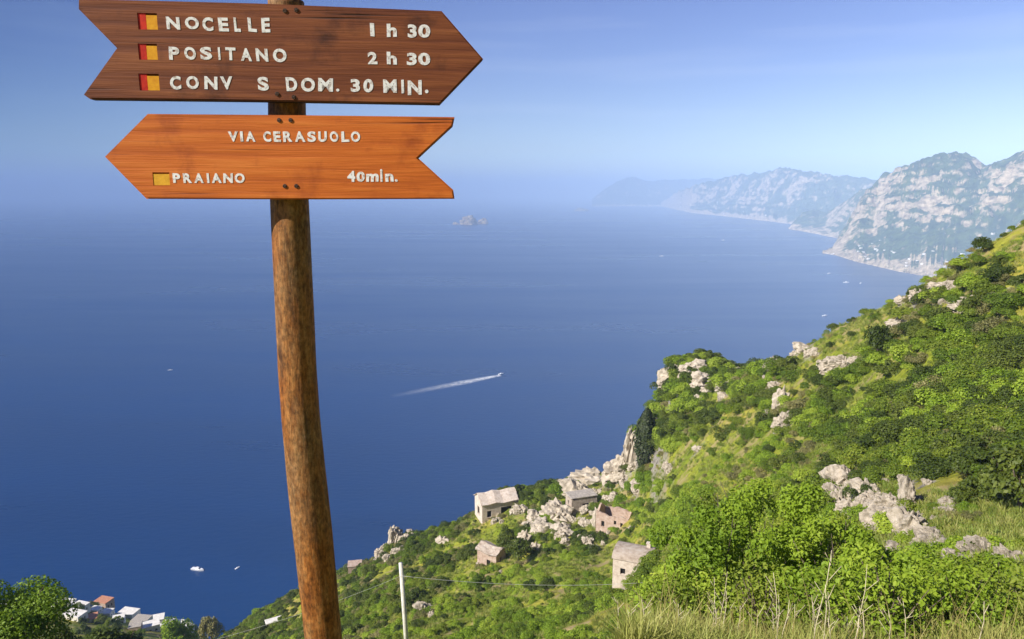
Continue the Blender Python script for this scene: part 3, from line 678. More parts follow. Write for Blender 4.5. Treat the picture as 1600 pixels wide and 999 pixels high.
# ------------------------------------------------------------------ rocks
def rock_mesh(name, seed, sub=4):
    r = np.random.default_rng(seed); bm = bmesh.new(); bmesh.ops.create_icosphere(bm, subdivisions=sub, radius=1)
    co = np.array([v.co[:] for v in bm.verts])
    # blocky core: several tilted boxes fused into one lump, then cracked
    d = np.zeros(len(co)); dirs = co/np.linalg.norm(co, axis=1)[:, None]
    for i in range(5):
        c = r.normal(size=3)*0.28; hs_ = r.uniform(0.32, 0.66, 3); Q_, _ = np.linalg.qr(r.normal(size=(3, 3)))
        oo = c @ Q_.T; dd = dirs @ Q_.T
        with np.errstate(divide='ignore', invalid='ignore'):
            t1 = (np.sign(dd)*hs_ + oo)/dd
        d = np.maximum(d, np.clip(np.min(np.where(np.isfinite(t1), t1, 9), axis=1), 0, 1.3))
    d = np.maximum(d, 0.42)
    p = dirs*d[:, None]
    nz = ridged(p[:, 0]*2.6+seed, p[:, 1]*2.6+p[:, 2]*2.1, 4); n2 = fbm(p[:, 0]*6+seed, p[:, 2]*6+p[:, 1]*4, 3)
    cr = np.abs(fbm(p[:, 0]*3.1+seed*2, p[:, 2]*3.1+p[:, 1]*2.7, 2))
    p = p*(1 + 0.24*(nz-0.3) + 0.12*n2 - 0.16*np.clip(1-cr*7, 0, 1))[:, None]
    for v, q in zip(bm.verts, p): v.co = q
    return bm_mesh(name, bm)
rock_spots = []
ROCKS = [rock_mesh('rock', 40+i) for i in range(7)]
for me in ROCKS: me.materials.append(M['lime'])
def rock(px, py, wpx, hpx, label, group, i, rz=None, dmin=12, tilt=0.0, sink=0.34):
    p = hit(px, py, dmin); s = depth(p)/F; o = link('rock', ROCKS[i % 7], None, None, p)
    w, h = wpx*s/2*0.9, hpx*s/2*0.95; rock_spots.append((p.x, p.y, w*1.5+0.4))
    o.scale = (w*1.15, w*0.95, h*1.15); o.location.z += h*(1-2*sink)
    o.rotation_euler = (tilt, random.uniform(-.15, .15), random.uniform(0, 6.28) if rz is None else rz)
    tag(o, label, 'rock', group); return o
rocks_named = [
 (987,716,34,96,'tall pale rock pinnacle beside the dark cypress'), (975,735,30,40,'pale rock at the foot of the tall pinnacle'),
 (1018,655,22,44,'narrow pale rock standing left of the leafy knoll'),
 (1045,600,40,40,'pale rock on the left shoulder of the leafy knoll'), (1075,585,46,30,'flat pale rock on top of the leafy knoll'),
 (1100,605,60,34,'brownish rock below the top of the leafy knoll'), (1140,560,26,24,'small rock at the crest of the leafy knoll'),
 (1207,582,40,46,'pale rock in the notch right of the leafy knoll'), (1222,640,28,54,'pale rock gully below the notch'), (1228,665,30,30,'pale boulder at the foot of the rock gully'),
 (1298,575,44,30,'pale rock under the dry grassy brow'), (1255,548,30,14,'white rock at the tip of the dry grassy brow'),
 (617,845,30,50,'grey rock pinnacle on the skyline above the thin pale pole'), (640,835,16,22,'small rock right of the grey pinnacle'), (600,862,24,30,'low rock left of the grey pinnacle'),
 (728,775,18,16,'small pale rock left of the white ruin'),
 (925,755,70,34,'broad grey slab rock above the ruins'), (965,745,60,34,'grey slab rock touching the pinnacle'), (905,775,50,30,'pale rock with a dark hollow under it'),
 (870,812,60,40,'large layered pale rock in the ruin cluster'), (840,835,60,34,'pale rock left in the ruin cluster'), (880,835,44,26,'flat pale rock below the layered rock'), (822,850,26,32,'pale rock at the left end of the ruin cluster'),
 (935,825,22,54,'narrow upright rock left of the windowed ruin'), (920,850,30,22,'low pale rock below the narrow upright rock'),
 (665,955,30,22,'pale rock in the olive scrub right of the post'), (1050,915,22,12,'small white rock right of the little stone house'),
 (1320,755,60,50,'upper left rock of the pale outcrop in the bushes'), (1352,778,56,52,'jagged rock in the middle of the pale outcrop'), (1345,800,36,30,'whitest rock of the pale outcrop'),
 (1385,800,46,40,'pale rock on the upper right of the outcrop'), (1375,825,60,50,'broad rock in the lower outcrop'), (1418,795,30,60,'upright rock in the right part of the outcrop'), (1415,835,66,60,'largest pale rock in the outcrop'), (1450,850,50,40,'pale rock on the lower right of the outcrop'),
 (1470,860,40,30,'small pale rock ending the outcrop'), (1300,770,34,40,'rock on the left edge of the outcrop'), (1310,800,30,50,'rock half hidden by bushes left of the outcrop'),
 (1490,885,56,36,'leaning pale rock between outcrop and right edge'), (1540,870,60,44,'brownish rock near the right edge'), (1575,885,50,40,'pale rock at the right edge'), (1540,915,56,34,'low rock in the grass near the right edge'), (1590,905,34,30,'white rock touching the right edge'),
 (1395,905,34,20,'small grey rock in the bushes'), (1480,790,40,20,'pinkish rock on the brown earth'),
 (1505,480,56,22,'pale rock band on the upper slope'), (1470,455,60,24,'pale rock just under the skyline'), (1440,470,40,26,'pale rock near the sea edge of the upper slope'), (1530,475,44,16,'flat rock on the upper slope'), (1555,465,40,14,'small flat rock right on the upper slope'), (1405,510,36,18,'rock in the scrub of the upper slope'),
 (1480,700,20,12,'small rock in the dark scrub'), (1590,740,24,14,'small pinkish rock near the right edge')]
for i, (px, py, w, h, lab) in enumerate(rocks_named):
    if px > 1285 and py > 700: w, h = w*1.0, h*1.1
    o = rock(px, py, w, h, lab, 'limestone rocks on the hillside', i)
    if w > 30: keepout.append((o.location.x, o.location.y, w*depth(o.location)/F*(0.33 if px > 1285 and py > 700 else 0.22)))
# loose stones around the outcrops
r_ = random.Random(5); n_st = 0; loose = []
for (px, py, w, h, lab) in rocks_named:
    for q in range(5 if px > 1285 and py > 700 else 2):
        s = r_.uniform(0.25, 0.6)*min(w, h)+3; loose.append((s, px+r_.uniform(-.7, .7)*w, py+r_.uniform(-.2, .6)*h))
for bx_, by_ in ((775,805),(800,800),(962,832),(930,815),(985,905),(965,912),(768,885),(790,795),(905,798)):
    for q in range(3): loose.append((r_.uniform(6, 14), bx_+r_.uniform(-25, 25), by_+r_.uniform(-4, 14)))
for cx, cy, rx_, ry_, cnt in ((1380,810,110,70,34),(1540,890,70,40,14),(1100,600,70,35,18),(1215,620,25,60,12),(900,800,90,50,24),(1480,470,90,30,18),(640,860,60,30,8),(1300,560,60,25,8),(1050,690,50,50,6)):
    for q in range(cnt):
        a = r_.uniform(0, 6.28); d = math.sqrt(r_.random()); s = r_.uniform(6, 20)
        loose.append((s, cx+rx_*d*math.cos(a), cy+ry_*d*math.sin(a)))
for s, px, py in sorted(loose, reverse=True):
    rock(px, py, s*1.2, s, unique('pale loose boulder ' + place(px, py)), 'loose boulders in the scrub', n_st); n_st += 1

rocky = np.zeros(na*nl+1, np.float32); Pxy = np.stack([XG.ravel(), YG.ravel()], 1)
for x_, y_, r0 in rock_spots:
    d2 = (Pxy[:, 0]-x_)**2 + (Pxy[:, 1]-y_)**2; rocky[:-1] = np.maximum(rocky[:-1], 0.55*np.exp(-d2/(r0*r0)))
terr_me.attributes.new('rocky', 'FLOAT', 'POINT').data.foreach_set('value', rocky)

# ------------------------------------------------------------------ buildings
def wall_mesh(name, w, h, th, openings, gable=0.0, ragged=0.0, seed=0):
    """upright wall along x, centred, openings (x0,x1,z0,z1) cut through it"""
    r = random.Random(seed); bm = bmesh.new()
    xs = sorted(set([-w/2, w/2] + [v for o in openings for v in o[:2]] + [(-w/2 + w*i/10) for i in range(1, 10)]))
    def top(x): return h + gable*(1-abs(x)/(w/2)) - (ragged*(0.6+0.7*math.sin(x*1.1+seed)+0.35*math.sin(x*3.3+seed*2)+0.2*r.random()) if ragged else 0)
    for a, b in zip(xs[:-1], xs[1:]):
        if b-a < 1e-4: continue
        mid = (a+b)/2; segs = [(0.0, None)]; ops = sorted([o for o in openings if o[0] <= mid <= o[1]], key=lambda o: o[2])
        z = -1.2; parts = []
        for o in ops: parts.append((z, o[2], False)); z = o[3]
        parts.append((z, None, True))
        for z0, z1, last in parts:
            za, zb = (top(a), top(b)) if last else (z1, z1)
            vs = [bm.verts.new(p) for p in ((a,0,z0),(b,0,z0),(b,th,z0),(a,th,z0),(a,0,za),(b,0,zb),(b,th,zb),(a,th,za))]
            for f in ((3,2,1,0),(4,5,6,7),(0,1,5,4),(1,2,6,5),(2,3,7,6),(3,0,4,7)): bm.faces.new([vs[i] for i in f])
    bmesh.ops.remove_doubles(bm, verts=bm.verts, dist=1e-4)
    return bm_mesh(name, bm)
def building(name, px, py, w, d, h, rz, label, cat, group=None, m='ruin', roof=None, rm='roofgrey', gable=0.0, ragged=0.0, front=((-.25,.3,.35,.3),(.25,.3,.35,.3)), side=((0,.3,.35,.3),), dmin=30, chimney=False, seed=0, sink=0.3):
    """front/side openings as (centre fraction, width fraction, bottom fraction, height fraction)"""
    p = hit(px, py, dmin); t = empty(name, (p.x, p.y, p.z - sink), rz); keepout.append((p.x, p.y, max(w, d)*0.4)); th = 0.4
    def ops(lst, L): return [(c*L - wf*L/2, c*L + wf*L/2, bf*h, (bf+hf)*h) for c, wf, bf, hf in lst]
    for (L, lst, off, rot, gb) in ((w, front, (0, -d/2, 0), 0, 0), (w, (), (0, d/2, 0), math.pi, 0), (d-2*th-0.004, side, (w/2, 0, 0), math.pi/2, gable), (d-2*th-0.004, side, (-w/2, 0, 0), -math.pi/2, gable)):
        o = link('wall', wall_mesh('wall', L, h, th, ops(lst, L), gb, ragged, seed+int(rot*3)), M[m], t, off); o.rotation_euler = (0, 0, rot)
        for (x0, x1, z0, z1) in ops(lst, L):
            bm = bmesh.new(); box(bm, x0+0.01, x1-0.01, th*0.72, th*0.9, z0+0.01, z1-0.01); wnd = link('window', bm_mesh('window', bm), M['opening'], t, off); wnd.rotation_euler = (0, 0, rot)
            bm = bmesh.new(); box(bm, x0-0.08, x1+0.08, -0.1, th*0.5, z0-0.09, z0-0.003); sl = link('sill', bm_mesh('sill', bm), M[m], wnd)
    if roof == 'flat':
        bm = bmesh.new(); box(bm, -w/2-0.15, w/2+0.15, -d/2-0.15, d/2+0.15, h+0.004, h+0.28)
        bmesh.ops.bevel(bm, geom=bm.edges[:], offset=0.05, segments=1, affect='EDGES'); rf = link('roof', bm_mesh('roof', bm), M[rm], t)
    elif roof == 'vault':
        bm = bmesh.new(); n_ = 10; rows = []
        for x in (-w/2-0.15, w/2+0.15):
            rows.append([bm.verts.new((x, -(d/2+0.15)*math.cos(math.pi*i/n_), h+0.004+gable*math.sin(math.pi*i/n_))) for i in range(n_+1)])
        for i in range(n_): bm.faces.new((rows[0][i], rows[1][i], rows[1][i+1], rows[0][i+1]))
        bm.faces.new(rows[0]); bm.faces.new(rows[1][::-1]); bm.faces.new((rows[0][0], rows[0][-1], rows[1][-1], rows[1][0])); bmesh.ops.recalc_face_normals(bm, faces=bm.faces)
        rf = link('roof', bm_mesh('roof', bm), M[rm], t)
    elif roof == 'gable':
        bm = bmesh.new(); e = 0.3
        for s in (-1, 1):
            q = [(-w/2-e, s*(d/2+e), h-gable*e/(d/2)+0.02), (w/2+e, s*(d/2+e), h-gable*e/(d/2)+0.02), (w/2+e, 0, h+gable+0.02), (-w/2-e, 0, h+gable+0.02)]
            lo = [bm.verts.new(v) for v in q]; hi = [bm.verts.new((v[0], v[1], v[2]+0.18)) for v in q]
            for f in ((lo[0],lo[1],lo[2],lo[3]), (hi[3],hi[2],hi[1],hi[0]), (lo[0],hi[0],hi[1],lo[1]), (lo[1],hi[1],hi[2],lo[2]), (lo[3],lo[0],hi[0],hi[3]) if False else (lo[0],lo[3],hi[3],hi[0]), (lo[2],hi[2],hi[3],lo[3])): bm.faces.new(f)
        bmesh.ops.recalc_face_normals(bm, faces=bm.faces); bmesh.ops.subdivide_edges(bm, edges=bm.edges[:], cuts=4, use_grid_fill=True)
        rj = random.Random(seed)
        for v in bm.verts: v.co.z += 0.22*math.sin(v.co.x*1.1+seed) + rj.uniform(-0.10, 0.10); v.co.x += rj.uniform(-0.16, 0.16)
        rf = link('roof', bm_mesh('roof', bm), M[rm], t)
    if chimney:
        bm = bmesh.new(); box(bm, w*0.3, w*0.3+0.5, d*0.2, d*0.2+0.5, h-0.2, h+1.3); box(bm, w*0.3-0.08, w*0.3+0.58, d*0.2-0.08, d*0.2+0.58, h+1.304, h+1.42); link('chimney', bm_mesh('chimney', bm), M[m], rf if roof else t)
    return tag(t, label, cat, group)
building('stone_house', 990, 902, 4.8, 4.2, 3.6, R(-22), 'little pale stone house with two dark windows and a greyish roof', 'house', m='ruin_pale', roof='vault', rm='ruin', gable=0.9, chimney=True, front=((-.22,.14,.42,.24),(.2,.14,.42,.24)), side=((0,.16,.4,.25),), seed=1)
building('ruined_house', 962, 828, 7.5, 4.5, 4.6, R(-32), 'roofless pinkish ruin with small windows above the little stone house', 'ruin', m='plaster_pink', gable=1.2, ragged=0.35, front=((-.28,.1,.3,.28),(.1,.08,.55,.2),(.3,.08,.5,.22)), side=((0,.2,.4,.3),), seed=2)
building('ruined_house', 775, 800, 10.5, 7, 4.7, R(20), 'large white ruin with a caved in gable on the skyline', 'ruin', m='ruin_pale', roof='gable', rm='ruin_pale', gable=2.0, ragged=0.0, front=((-.3,.12,.15,.4),(.18,.3,.05,.62)), side=((0,.3,.1,.5),), seed=3)
building('stone_hut', 768, 880, 5.2, 3.6, 3.6, R(-35), 'small pink hut with a pale wall beside dark round bushes', 'hut', m='plaster_pink', roof='gable', rm='ruin', gable=0.9, front=((.1,.2,.0,.55),), side=((0,.2,.4,.3),), seed=4)
building('ruined_house', 908, 792, 7, 4, 3.6, R(18), 'low pale ruin built into the rocks above the windowed ruin', 'ruin', m='ruin', roof='flat', rm='roofgrey', ragged=0.25, front=((.1,.35,.05,.5),), side=((0,.2,.4,.3),), seed=5)
building('stone_hut', 555, 893, 4.5, 4, 3, R(10), 'tiny pinkish hut low on the skyline right of the post', 'hut', m='plaster_pink', roof='flat', rm='plaster_pink', front=((0,.2,.1,.5),), side=(), seed=6)
building('white_house', 430, 976, 6, 2.6, 1.9, R(30), 'long white building in the scrub left of the post', 'house', m='white', roof='flat', rm='white', front=((-.3,.08,.3,.4),(.0,.08,.3,.4),(.3,.08,.3,.4)), side=(), seed=7)
vil = [(104,948,13,8,6,'white','white','white flat roofed house at the left end of the seaside village'), (125,955,12,9,5,'white','white','white house second from the left in the seaside village'),
 (118,968,16,8,5,'white','white','long white house low on the left of the seaside village'), (140,972,12,8,4,'white','terracotta','white house with a reddish roof low in the village'),
 (163,946,14,9,7,'plaster_pink','terracotta','terracotta coloured house standing highest in the seaside village'), (168,962,9,7,4,'white','white','small white house under the terracotta house'),
 (202,966,16,9,6,'white','white','wide white house in the middle of the seaside village'), (222,976,14,9,5,'white','roofgrey','white house with greyish roof in front of the wide white house'), (243,970,15,9,6,'white','white','white house right of the wide white house'),
 (235,985,14,8,5,'white','white','lowest white house at the centre of the village'), (276,973,12,7,5,'white','white','white house near the right end of the village'), (292,985,10,7,4,'white','white','small white house at the right end of the village'),
 (4,920,9,7,4,'white','white','white house at the left edge behind the big leafy tree')]
vil += [(92,943,9,7,5,'white','white','small white house behind the corner tree top'), (112,940,9,7,5,'white','roofgrey','pale house left of the terracotta house'), (186,972,9,7,4,'white','white','little white house left of the wide white house'), (262,980,10,7,4,'white','white','low white house between the right hand village houses'),
 (212,984,9,7,4,'plaster_pink','roofgrey','pale pink house under the wide white house'), (150,958,8,6,4,'white','white','tiny white house left below the terracotta house')]
for i, (px, py, w, d, h, m, rm, lab) in enumerate(vil):
    w, d = w*0.72, d*0.85
    building('village_house', px, py, w, d, h, R(random.uniform(-35, 30)), lab, 'house', 'houses of the seaside village', m=m, roof='flat', rm=rm, front=((-.3,.12,.3,.3),(0,.12,.3,.3),(.3,.12,.3,.3)), side=((-.2,.15,.35,.3),(.2,.15,.35,.3)), dmin=380, seed=20+i, sink=1.0)

r_ = random.Random(4)
VT = []
for q in range(26):
    px, py = r_.uniform(80, 330), r_.uniform(940, 996); p = hit(px, py, 380)
    if any((p.x-k[0])**2 + (p.y-k[1])**2 < (k[2]*0.9)**2 for k in keepout): continue
    VT.append((p, r_.uniform(2.5, 5.0), px, py))
# tiny houses on the far coast
r_ = random.Random(9); bm = bmesh.new(); box(bm, -.5, .5, -.4, .4, -.4, .5); box(bm, -.55, .55, -.45, .45, .503, .58); farhouse = bm_mesh('coast_house', bm); farhouse.materials.append(M['white'])
for (G, lo, hi, rows, cnt, lab) in ((cA, 60, 420, (8, 70), 34, 'tiny pale house on the slopes of the nearer coastal mountain'), (cC, 20, 380, (5, 50), 20, 'tiny pale house on the hazy headland beyond')):
    for q in range(cnt):
        p = G[r_.randint(lo, min(hi, len(G)-1)), min(r_.randint(*rows), r_.randint(*rows))]
        if p[2] < 8: continue
        o = link('coast_house', farhouse, None, None, p); s = r_.uniform(8, 16)*(1 if G is cA else 2); o.scale = (s*1.2, s, s*0.6); o.rotation_euler = (0, 0, r_.uniform(0, 3)); tag(o, lab, 'house', 'far houses on the coast')

# ------------------------------------------------------------------ scatter the scrub
scatter()
order = sorted(range(len(shrubs)), key=lambda i: -shrubs[i][9]); single = set(order[:240])
adj = {'bright': 'bright green leafy shrub', 'mid': 'mid green rounded shrub', 'dark': 'dark green dense shrub', 'olive': 'grey olive coloured scrubby bush', 'dry': 'low yellowish dry bush'}
for i in order[:240]:
    k, v, x, y, z, sc, rot, px, py, _ = shrubs[i]
    o = link('shrub', protos[k, v], None, None, (x, y, z-0.12*sc)); o.scale = (sc*1.15, sc*1.15, sc); o.rotation_euler = (0, 0, rot)
    tag(o, unique(adj[k] + ' ' + place(px, py)), 'shrub', adj[k] + 's on the hillside')
for j, (p, sc, px, py) in enumerate(sorted(VT, key=lambda q: -q[1])):
    k = ('dark', 'mid', 'dark', 'olive')[j % 4]; o = link('village_tree', protos[k, j % 3], None, None, (p.x, p.y, p.z-0.3)); o.scale = (sc, sc, sc*1.2); o.rotation_euler = (0, 0, j*1.7)
    tag(o, unique(adj[k].replace('shrub', 'tree').replace('scrubby bush', 'tree') + ' among the houses of the seaside village'), 'tree', 'trees among the village houses')
for j, (px, py, sc) in enumerate(((752,808,1.3),(800,803,1.5),(772,812,1.0),(940,838,1.2),(985,836,1.3),(962,842,0.9),(972,912,1.0),(1012,905,1.5),(750,888,1.2),(890,800,1.2),(925,800,1.0),(545,900,1.3),(418,985,1.4),(445,985,1.3))):
    p = hit(px, py, 60); k = ('dark', 'mid', 'olive')[j % 3]; o = link('shrub', protos[k, j % 3], None, None, (p.x, p.y, p.z-0.15)); o.scale = (sc, sc, sc*1.1); o.rotation_euler = (0, 0, j*2.1)
    tag(o, unique(adj[k] + ' growing against the walls ' + place(px, py)), 'shrub', adj[k] + 's on the hillside')
def instancer(name, label, pts, rots, scls, src_mesh, m):
    me = bpy.data.meshes.new(name); me.from_pydata([tuple(p) for p in pts], [], [])
    a = me.attributes.new('rot', 'FLOAT_VECTOR', 'POINT'); a.data.foreach_set('vector', np.asarray(rots, np.float32).ravel())
    a = me.attributes.new('scl', 'FLOAT_VECTOR', 'POINT'); a.data.foreach_set('vector', np.asarray(scls, np.float32).ravel())
    o = link(name, me, m); tag(o, label, None, None, 'stuff')
    ng = bpy.data.node_groups.new(name, 'GeometryNodeTree'); ng.interface.new_socket('Geometry', in_out='INPUT', socket_type='NodeSocketGeometry'); ng.interface.new_socket('Geometry', in_out='OUTPUT', socket_type='NodeSocketGeometry')
    N, Lk = ng.nodes, ng.links; gi = N.new('NodeGroupInput'); go = N.new('NodeGroupOutput'); ip = N.new('GeometryNodeInstanceOnPoints')
    src = bpy.data.objects.new(name+'_source', src_mesh); oi = N.new('GeometryNodeObjectInfo'); oi.transform_space = 'ORIGINAL'; oi.inputs['Object'].default_value = src
    def attr(nm): q = N.new('GeometryNodeInputNamedAttribute'); q.data_type = 'FLOAT_VECTOR'; q.inputs['Name'].default_value = nm; return q.outputs['Attribute']
    Lk.new(gi.outputs[0], ip.inputs['Points']); Lk.new(oi.outputs['Geometry'], ip.inputs['Instance']); Lk.new(attr('rot'), ip.inputs['Rotation']); Lk.new(attr('scl'), ip.inputs['Scale']); Lk.new(ip.outputs[0], go.inputs[0])
    md = o.modifiers.new('scatter', 'NODES'); md.node_group = ng
    return o
for k in KINDS:
    for v in range(3):
        idx = [i for i in range(len(shrubs)) if shrubs[i][0] == k and shrubs[i][1] == v and i not in single]
        if idx:
            s = [shrubs[i] for i in idx]
            instancer('scrub', {'bright': 'bright green', 'mid': 'mid green', 'dark': 'dark green', 'olive': 'olive grey', 'dry': 'dry yellowish'}[k] + ' low scrub covering the hillside', [(q[2], q[3], q[4]-0.12*q[5]) for q in s], [(0, 0, q[6]) for q in s], [(q[5]*1.15, q[5]*1.15, q[5]) for q in s], protos[k, v], M[k])
# grass tufts on the open slopes
def tuft_mesh(seed, n=34):
    r = np.random.default_rng(seed); V = []; Q = []; T = []
    for i in range(n):
        a = r.uniform(0, 6.28); q = 0.45*math.sqrt(r.random()); b = np.array([q*math.cos(a), q*math.sin(a), 0]); d = np.array([r.normal()*0.3, r.normal()*0.3, r.uniform(0.5, 1)])
        s = np.array([-math.sin(a), math.cos(a), 0])*0.05; k0 = len(V); V += [b-s, b+s, b+d+s*0.3, b+d-s*0.3]; Q.append((k0, k0+1, k0+2, k0+3)); T += [r.random()]*4
    me = np_mesh('grass_tuft', np.array(V), np.array(Q)); at_ = me.attributes.new('tint', 'FLOAT', 'POINT'); at_.data.foreach_set('value', np.array(T, np.float32)); me.materials.append(M['grass']); return me
r = np.random.default_rng(77); Nn = 42000
a = r.uniform(-0.25, 0.72, Nn); D = np.exp(r.uniform(math.log(12), math.log(230), Nn)); z = ground(a, D); x = D*np.sin(a); y = D*np.cos(a)
px, py, dep = project(x, y, z); ok = (px < 1660) & (py < 1060) & (py > 300) & (fbm(x/11+5, y/11, 2) > -0.35)
sc = (0.28 + 0.0028*D)*r.uniform(0.6, 1.5, Nn)
idx = np.where(ok)[0]
for v in range(2):
    s = idx[v::2]; instancer('grass', 'green and straw coloured grass on the open slopes', np.stack([x, y, z-0.03], 1)[s], np.stack([0*x, 0*x, r.uniform(0, 6.28, Nn)], 1)[s], np.stack([sc, sc, sc*0.8], 1)[s], tuft_mesh(60+v), M['grass'])

# ------------------------------------------------------------------ trees
def tree(name, px, py, height, width, label, kind, dmin, seed, n=5200, leaf=0.05, cypress=False, cat='tree', group=None, dmax=640, top=None, D=None):
    if top is None: p = hit(px, py, dmin, dmax)
    else:
        a, tn = az_tan(px, top); p = Vector((D*math.sin(a), D*math.cos(a), float(ground(a, D)))); height = max(2.5, H - D*tn - p.z)
    t = empty(name, p)
    pts = [(0.04*height*math.sin(i*1.1+seed), 0.03*height*math.cos(i*0.9), -0.3 + height*0.75*i/6) for i in range(7)]
    if cypress: pts = [(0, 0, -0.3 + height*0.9*i/6) for i in range(7)]
    tk = tube('trunk', pts, [0.035*height*(1-i/7.6)*(0.5 if cypress else 1)+0.02 for i in range(7)], M['bark'], t, 8)
    r = np.random.default_rng(seed)
    if cypress:
        zz = r.random(n)**0.9; a = r.uniform(0, 6.28, n); rad_ = width/2*np.sin(np.clip(zz*0.93+0.07, 0, 1)*math.pi)**0.6*(0.65+0.4*r.random(n))*(1+0.15*np.sin(a*3+zz*9))
        c = np.stack([rad_*np.cos(a), rad_*np.sin(a), zz*height], 1); nr = np.stack([np.cos(a), np.sin(a), 0.5+0*a], 1) + r.normal(size=(n, 3))*0.4
        me = leaf_mesh('crown', c, nr, height*leaf*0.6*r.uniform(0.6, 1.3, n), 0.5, 'diamond', r)
    else:
        me = bush_mesh('crown', seed, n, leaf, 16, 0.95, 'diamond', 0.7, (0.2, 0.42))
    me.materials.append(M[kind]); cr = link('crown', me, None, t)
    if not cypress:
        cr.scale = (width/2, width/2, height*0.62); cr.location = (0, 0, height*0.18)
        for i in range(5):
            a = i*1.3+seed; tube('limb', [(0, 0, height*0.35), (0.18*width*math.cos(a), 0.18*width*math.sin(a), height*0.5), (0.32*width*math.cos(a), 0.32*width*math.sin(a), height*0.7)], [0.02*height, 0.014*height, 0.005*height], M['bark'], t, 6)
    return tag(t, label, cat, group)
tree('cypress_tree', 1008, 738, 15.5, 5.2, 'dark narrow cypress beside the tall pale rock pinnacle', 'cypress', 120, 3, 3400, 0.045, True)
tree('leafy_tree', -22, 1035, 9.0, 10.5, 'big leafy green tree filling the lower left corner', 'bright', 30, 12, 26000, 0.021, top=890, D=62)
tree('leafy_tree', 84, 1042, 7.0, 5.5, 'dark tree just right of the big corner tree', 'dark', 40, 14, 9000, 0.035, top=980, D=72)
tree('leafy_tree', 165, 1035, 7, 13, 'dark tree low in front of the seaside village', 'dark', 60, 15, 9000, 0.04, top=990, D=88)
tree('leafy_tree', 225, 1040, 6, 9, 'dark tree at the bottom edge below the village houses', 'dark', 60, 18, 8000, 0.04, top=993, D=88)
tree('leafy_tree', 268, 1012, 13, 18, 'bright green tree at the right of the seaside village', 'bright', 250, 16, 4000, 0.05, top=966, D=300)
tree('leafy_tree', 325, 992, 16, 12, 'grey green slender tree by the right end of the village', 'olive', 280, 17, 3000, 0.05, top=950, D=330)
tree('leafy_tree', 790, 868, 7, 5.5, 'dark round tree beside the small pink hut', 'dark', 100, 21, 2600, 0.06)
tree('leafy_tree', 812, 880, 6, 6, 'lower dark tree right of the small pink hut', 'dark', 100, 22, 2600, 0.06)
tree('leafy_tree', 1370, 560, 5.5, 4.5, 'dark tree on the upper slope above the sea', 'dark', 60, 23, 2600, 0.06)
tree('leafy_tree', 1535, 396, 2.2, 3.0, 'dark small tree on the right skyline', 'dark', 60, 24, 2600, 0.06)
tree('leafy_tree', 1588, 800, 3.2, 3.4, 'very dark green tree at the right edge', 'dark', 25, 25, 3000, 0.06)
tree('leafy_tree', 1500, 428, 2.2, 3.4, 'round bright green tree on the right skyline', 'bright', 60, 26, 2600, 0.06)

# ------------------------------------------------------------------ bushes, grass and stalks close to the camera
def near_bush(px, py, D, w, h, label, kind, seed, n=9500, leaf=0.025):
    a, _ = az_tan(px, py); x, y = D*math.sin(a), D*math.cos(a); z = float(ground(a, D)); t = empty('leafy_bush', (x, y, z))
    r = random.Random(seed); V = []; Fc = []
    tips = []
    for i in range(16):
        q = r.uniform(0, 6.28); e = r.uniform(0.2, 0.9)*w/2; hh = h*r.uniform(0.55, 0.95)
        pts = [(0.05*math.cos(q), 0.05*math.sin(q), -0.1), (0.4*e*math.cos(q), 0.4*e*math.sin(q), hh*0.45), (e*math.cos(q+.2), e*math.sin(q+.2), hh)]
        v, f = tube_arrays(pts, [0.014, 0.009, 0.004], 5); k0 = len(V); V += v; Fc += [tuple(j+k0 for j in g_) for g_ in f]
    link('stems', mesh('stems', V, Fc, True), M['bark'], t)
    rr = np.random.default_rng(seed); L = 50; c = []; cr = []
    for i in range(L):
        q = rr.uniform(0, 6.28); e = math.sqrt(rr.random()); zz = rr.uniform(0.12, 0.98); env = math.sqrt(max(0.05, 1-max(0, zz-0.35)**2/0.5))
        c.append((e*env*w/2*math.cos(q), e*env*w/2*math.sin(q), zz*h)); cr.append(rr.uniform(0.08, 0.24))
    c = np.array(c); cr = np.array(cr); k = rr.choice(L, n, p=cr**2/np.sum(cr**2)); d = rr.normal(size=(n, 3)); d /= np.linalg.norm(d, axis=1)[:, None]
    p = c[k] + d*(cr[k]*(0.35+0.75*rr.random(n)**0.6))[:, None]; p[:, 2] = np.maximum(p[:, 2], 0.02)
    nr = d*0.7 + rr.normal(size=(n, 3))*0.6 + np.array([-0.2, -0.2, 0.7])
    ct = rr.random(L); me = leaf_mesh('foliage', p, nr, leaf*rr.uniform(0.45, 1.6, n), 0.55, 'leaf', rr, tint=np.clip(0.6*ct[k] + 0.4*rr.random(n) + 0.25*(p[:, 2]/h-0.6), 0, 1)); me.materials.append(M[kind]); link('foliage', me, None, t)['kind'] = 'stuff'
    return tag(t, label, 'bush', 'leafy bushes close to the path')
near_bush(1120, 980, 9.5, 2.1, 2.1, 'bright green broad leaved bush at the left of the near thicket', 'bright', 1)
near_bush(1215, 980, 10.3, 2.3, 2.35, 'tallest bright green bush in the middle of the near thicket', 'bright', 2, 8500)
near_bush(1310, 980, 9.6, 2.0, 1.55, 'bright green bush behind the dry stalks', 'bright', 3)
near_bush(1395, 970, 10.5, 1.8, 1.0, 'bright green bush right of the dry stalks', 'bright', 4)
near_bush(1160, 990, 12.5, 2.4, 2.9, 'darker bush at the back of the near thicket', 'mid', 5)
near_bush(1265, 990, 12.5, 2.2, 2.3, 'shaded bush behind the tallest near bush', 'mid', 6)
near_bush(1475, 970, 10.5, 1.7, 0.7, 'low bright bush at the right of the near thicket', 'bright', 7, 3600)
near_bush(1078, 990, 9.0, 1.2, 1.1, 'small bush at the left end of the near thicket', 'bright', 8, 2600)
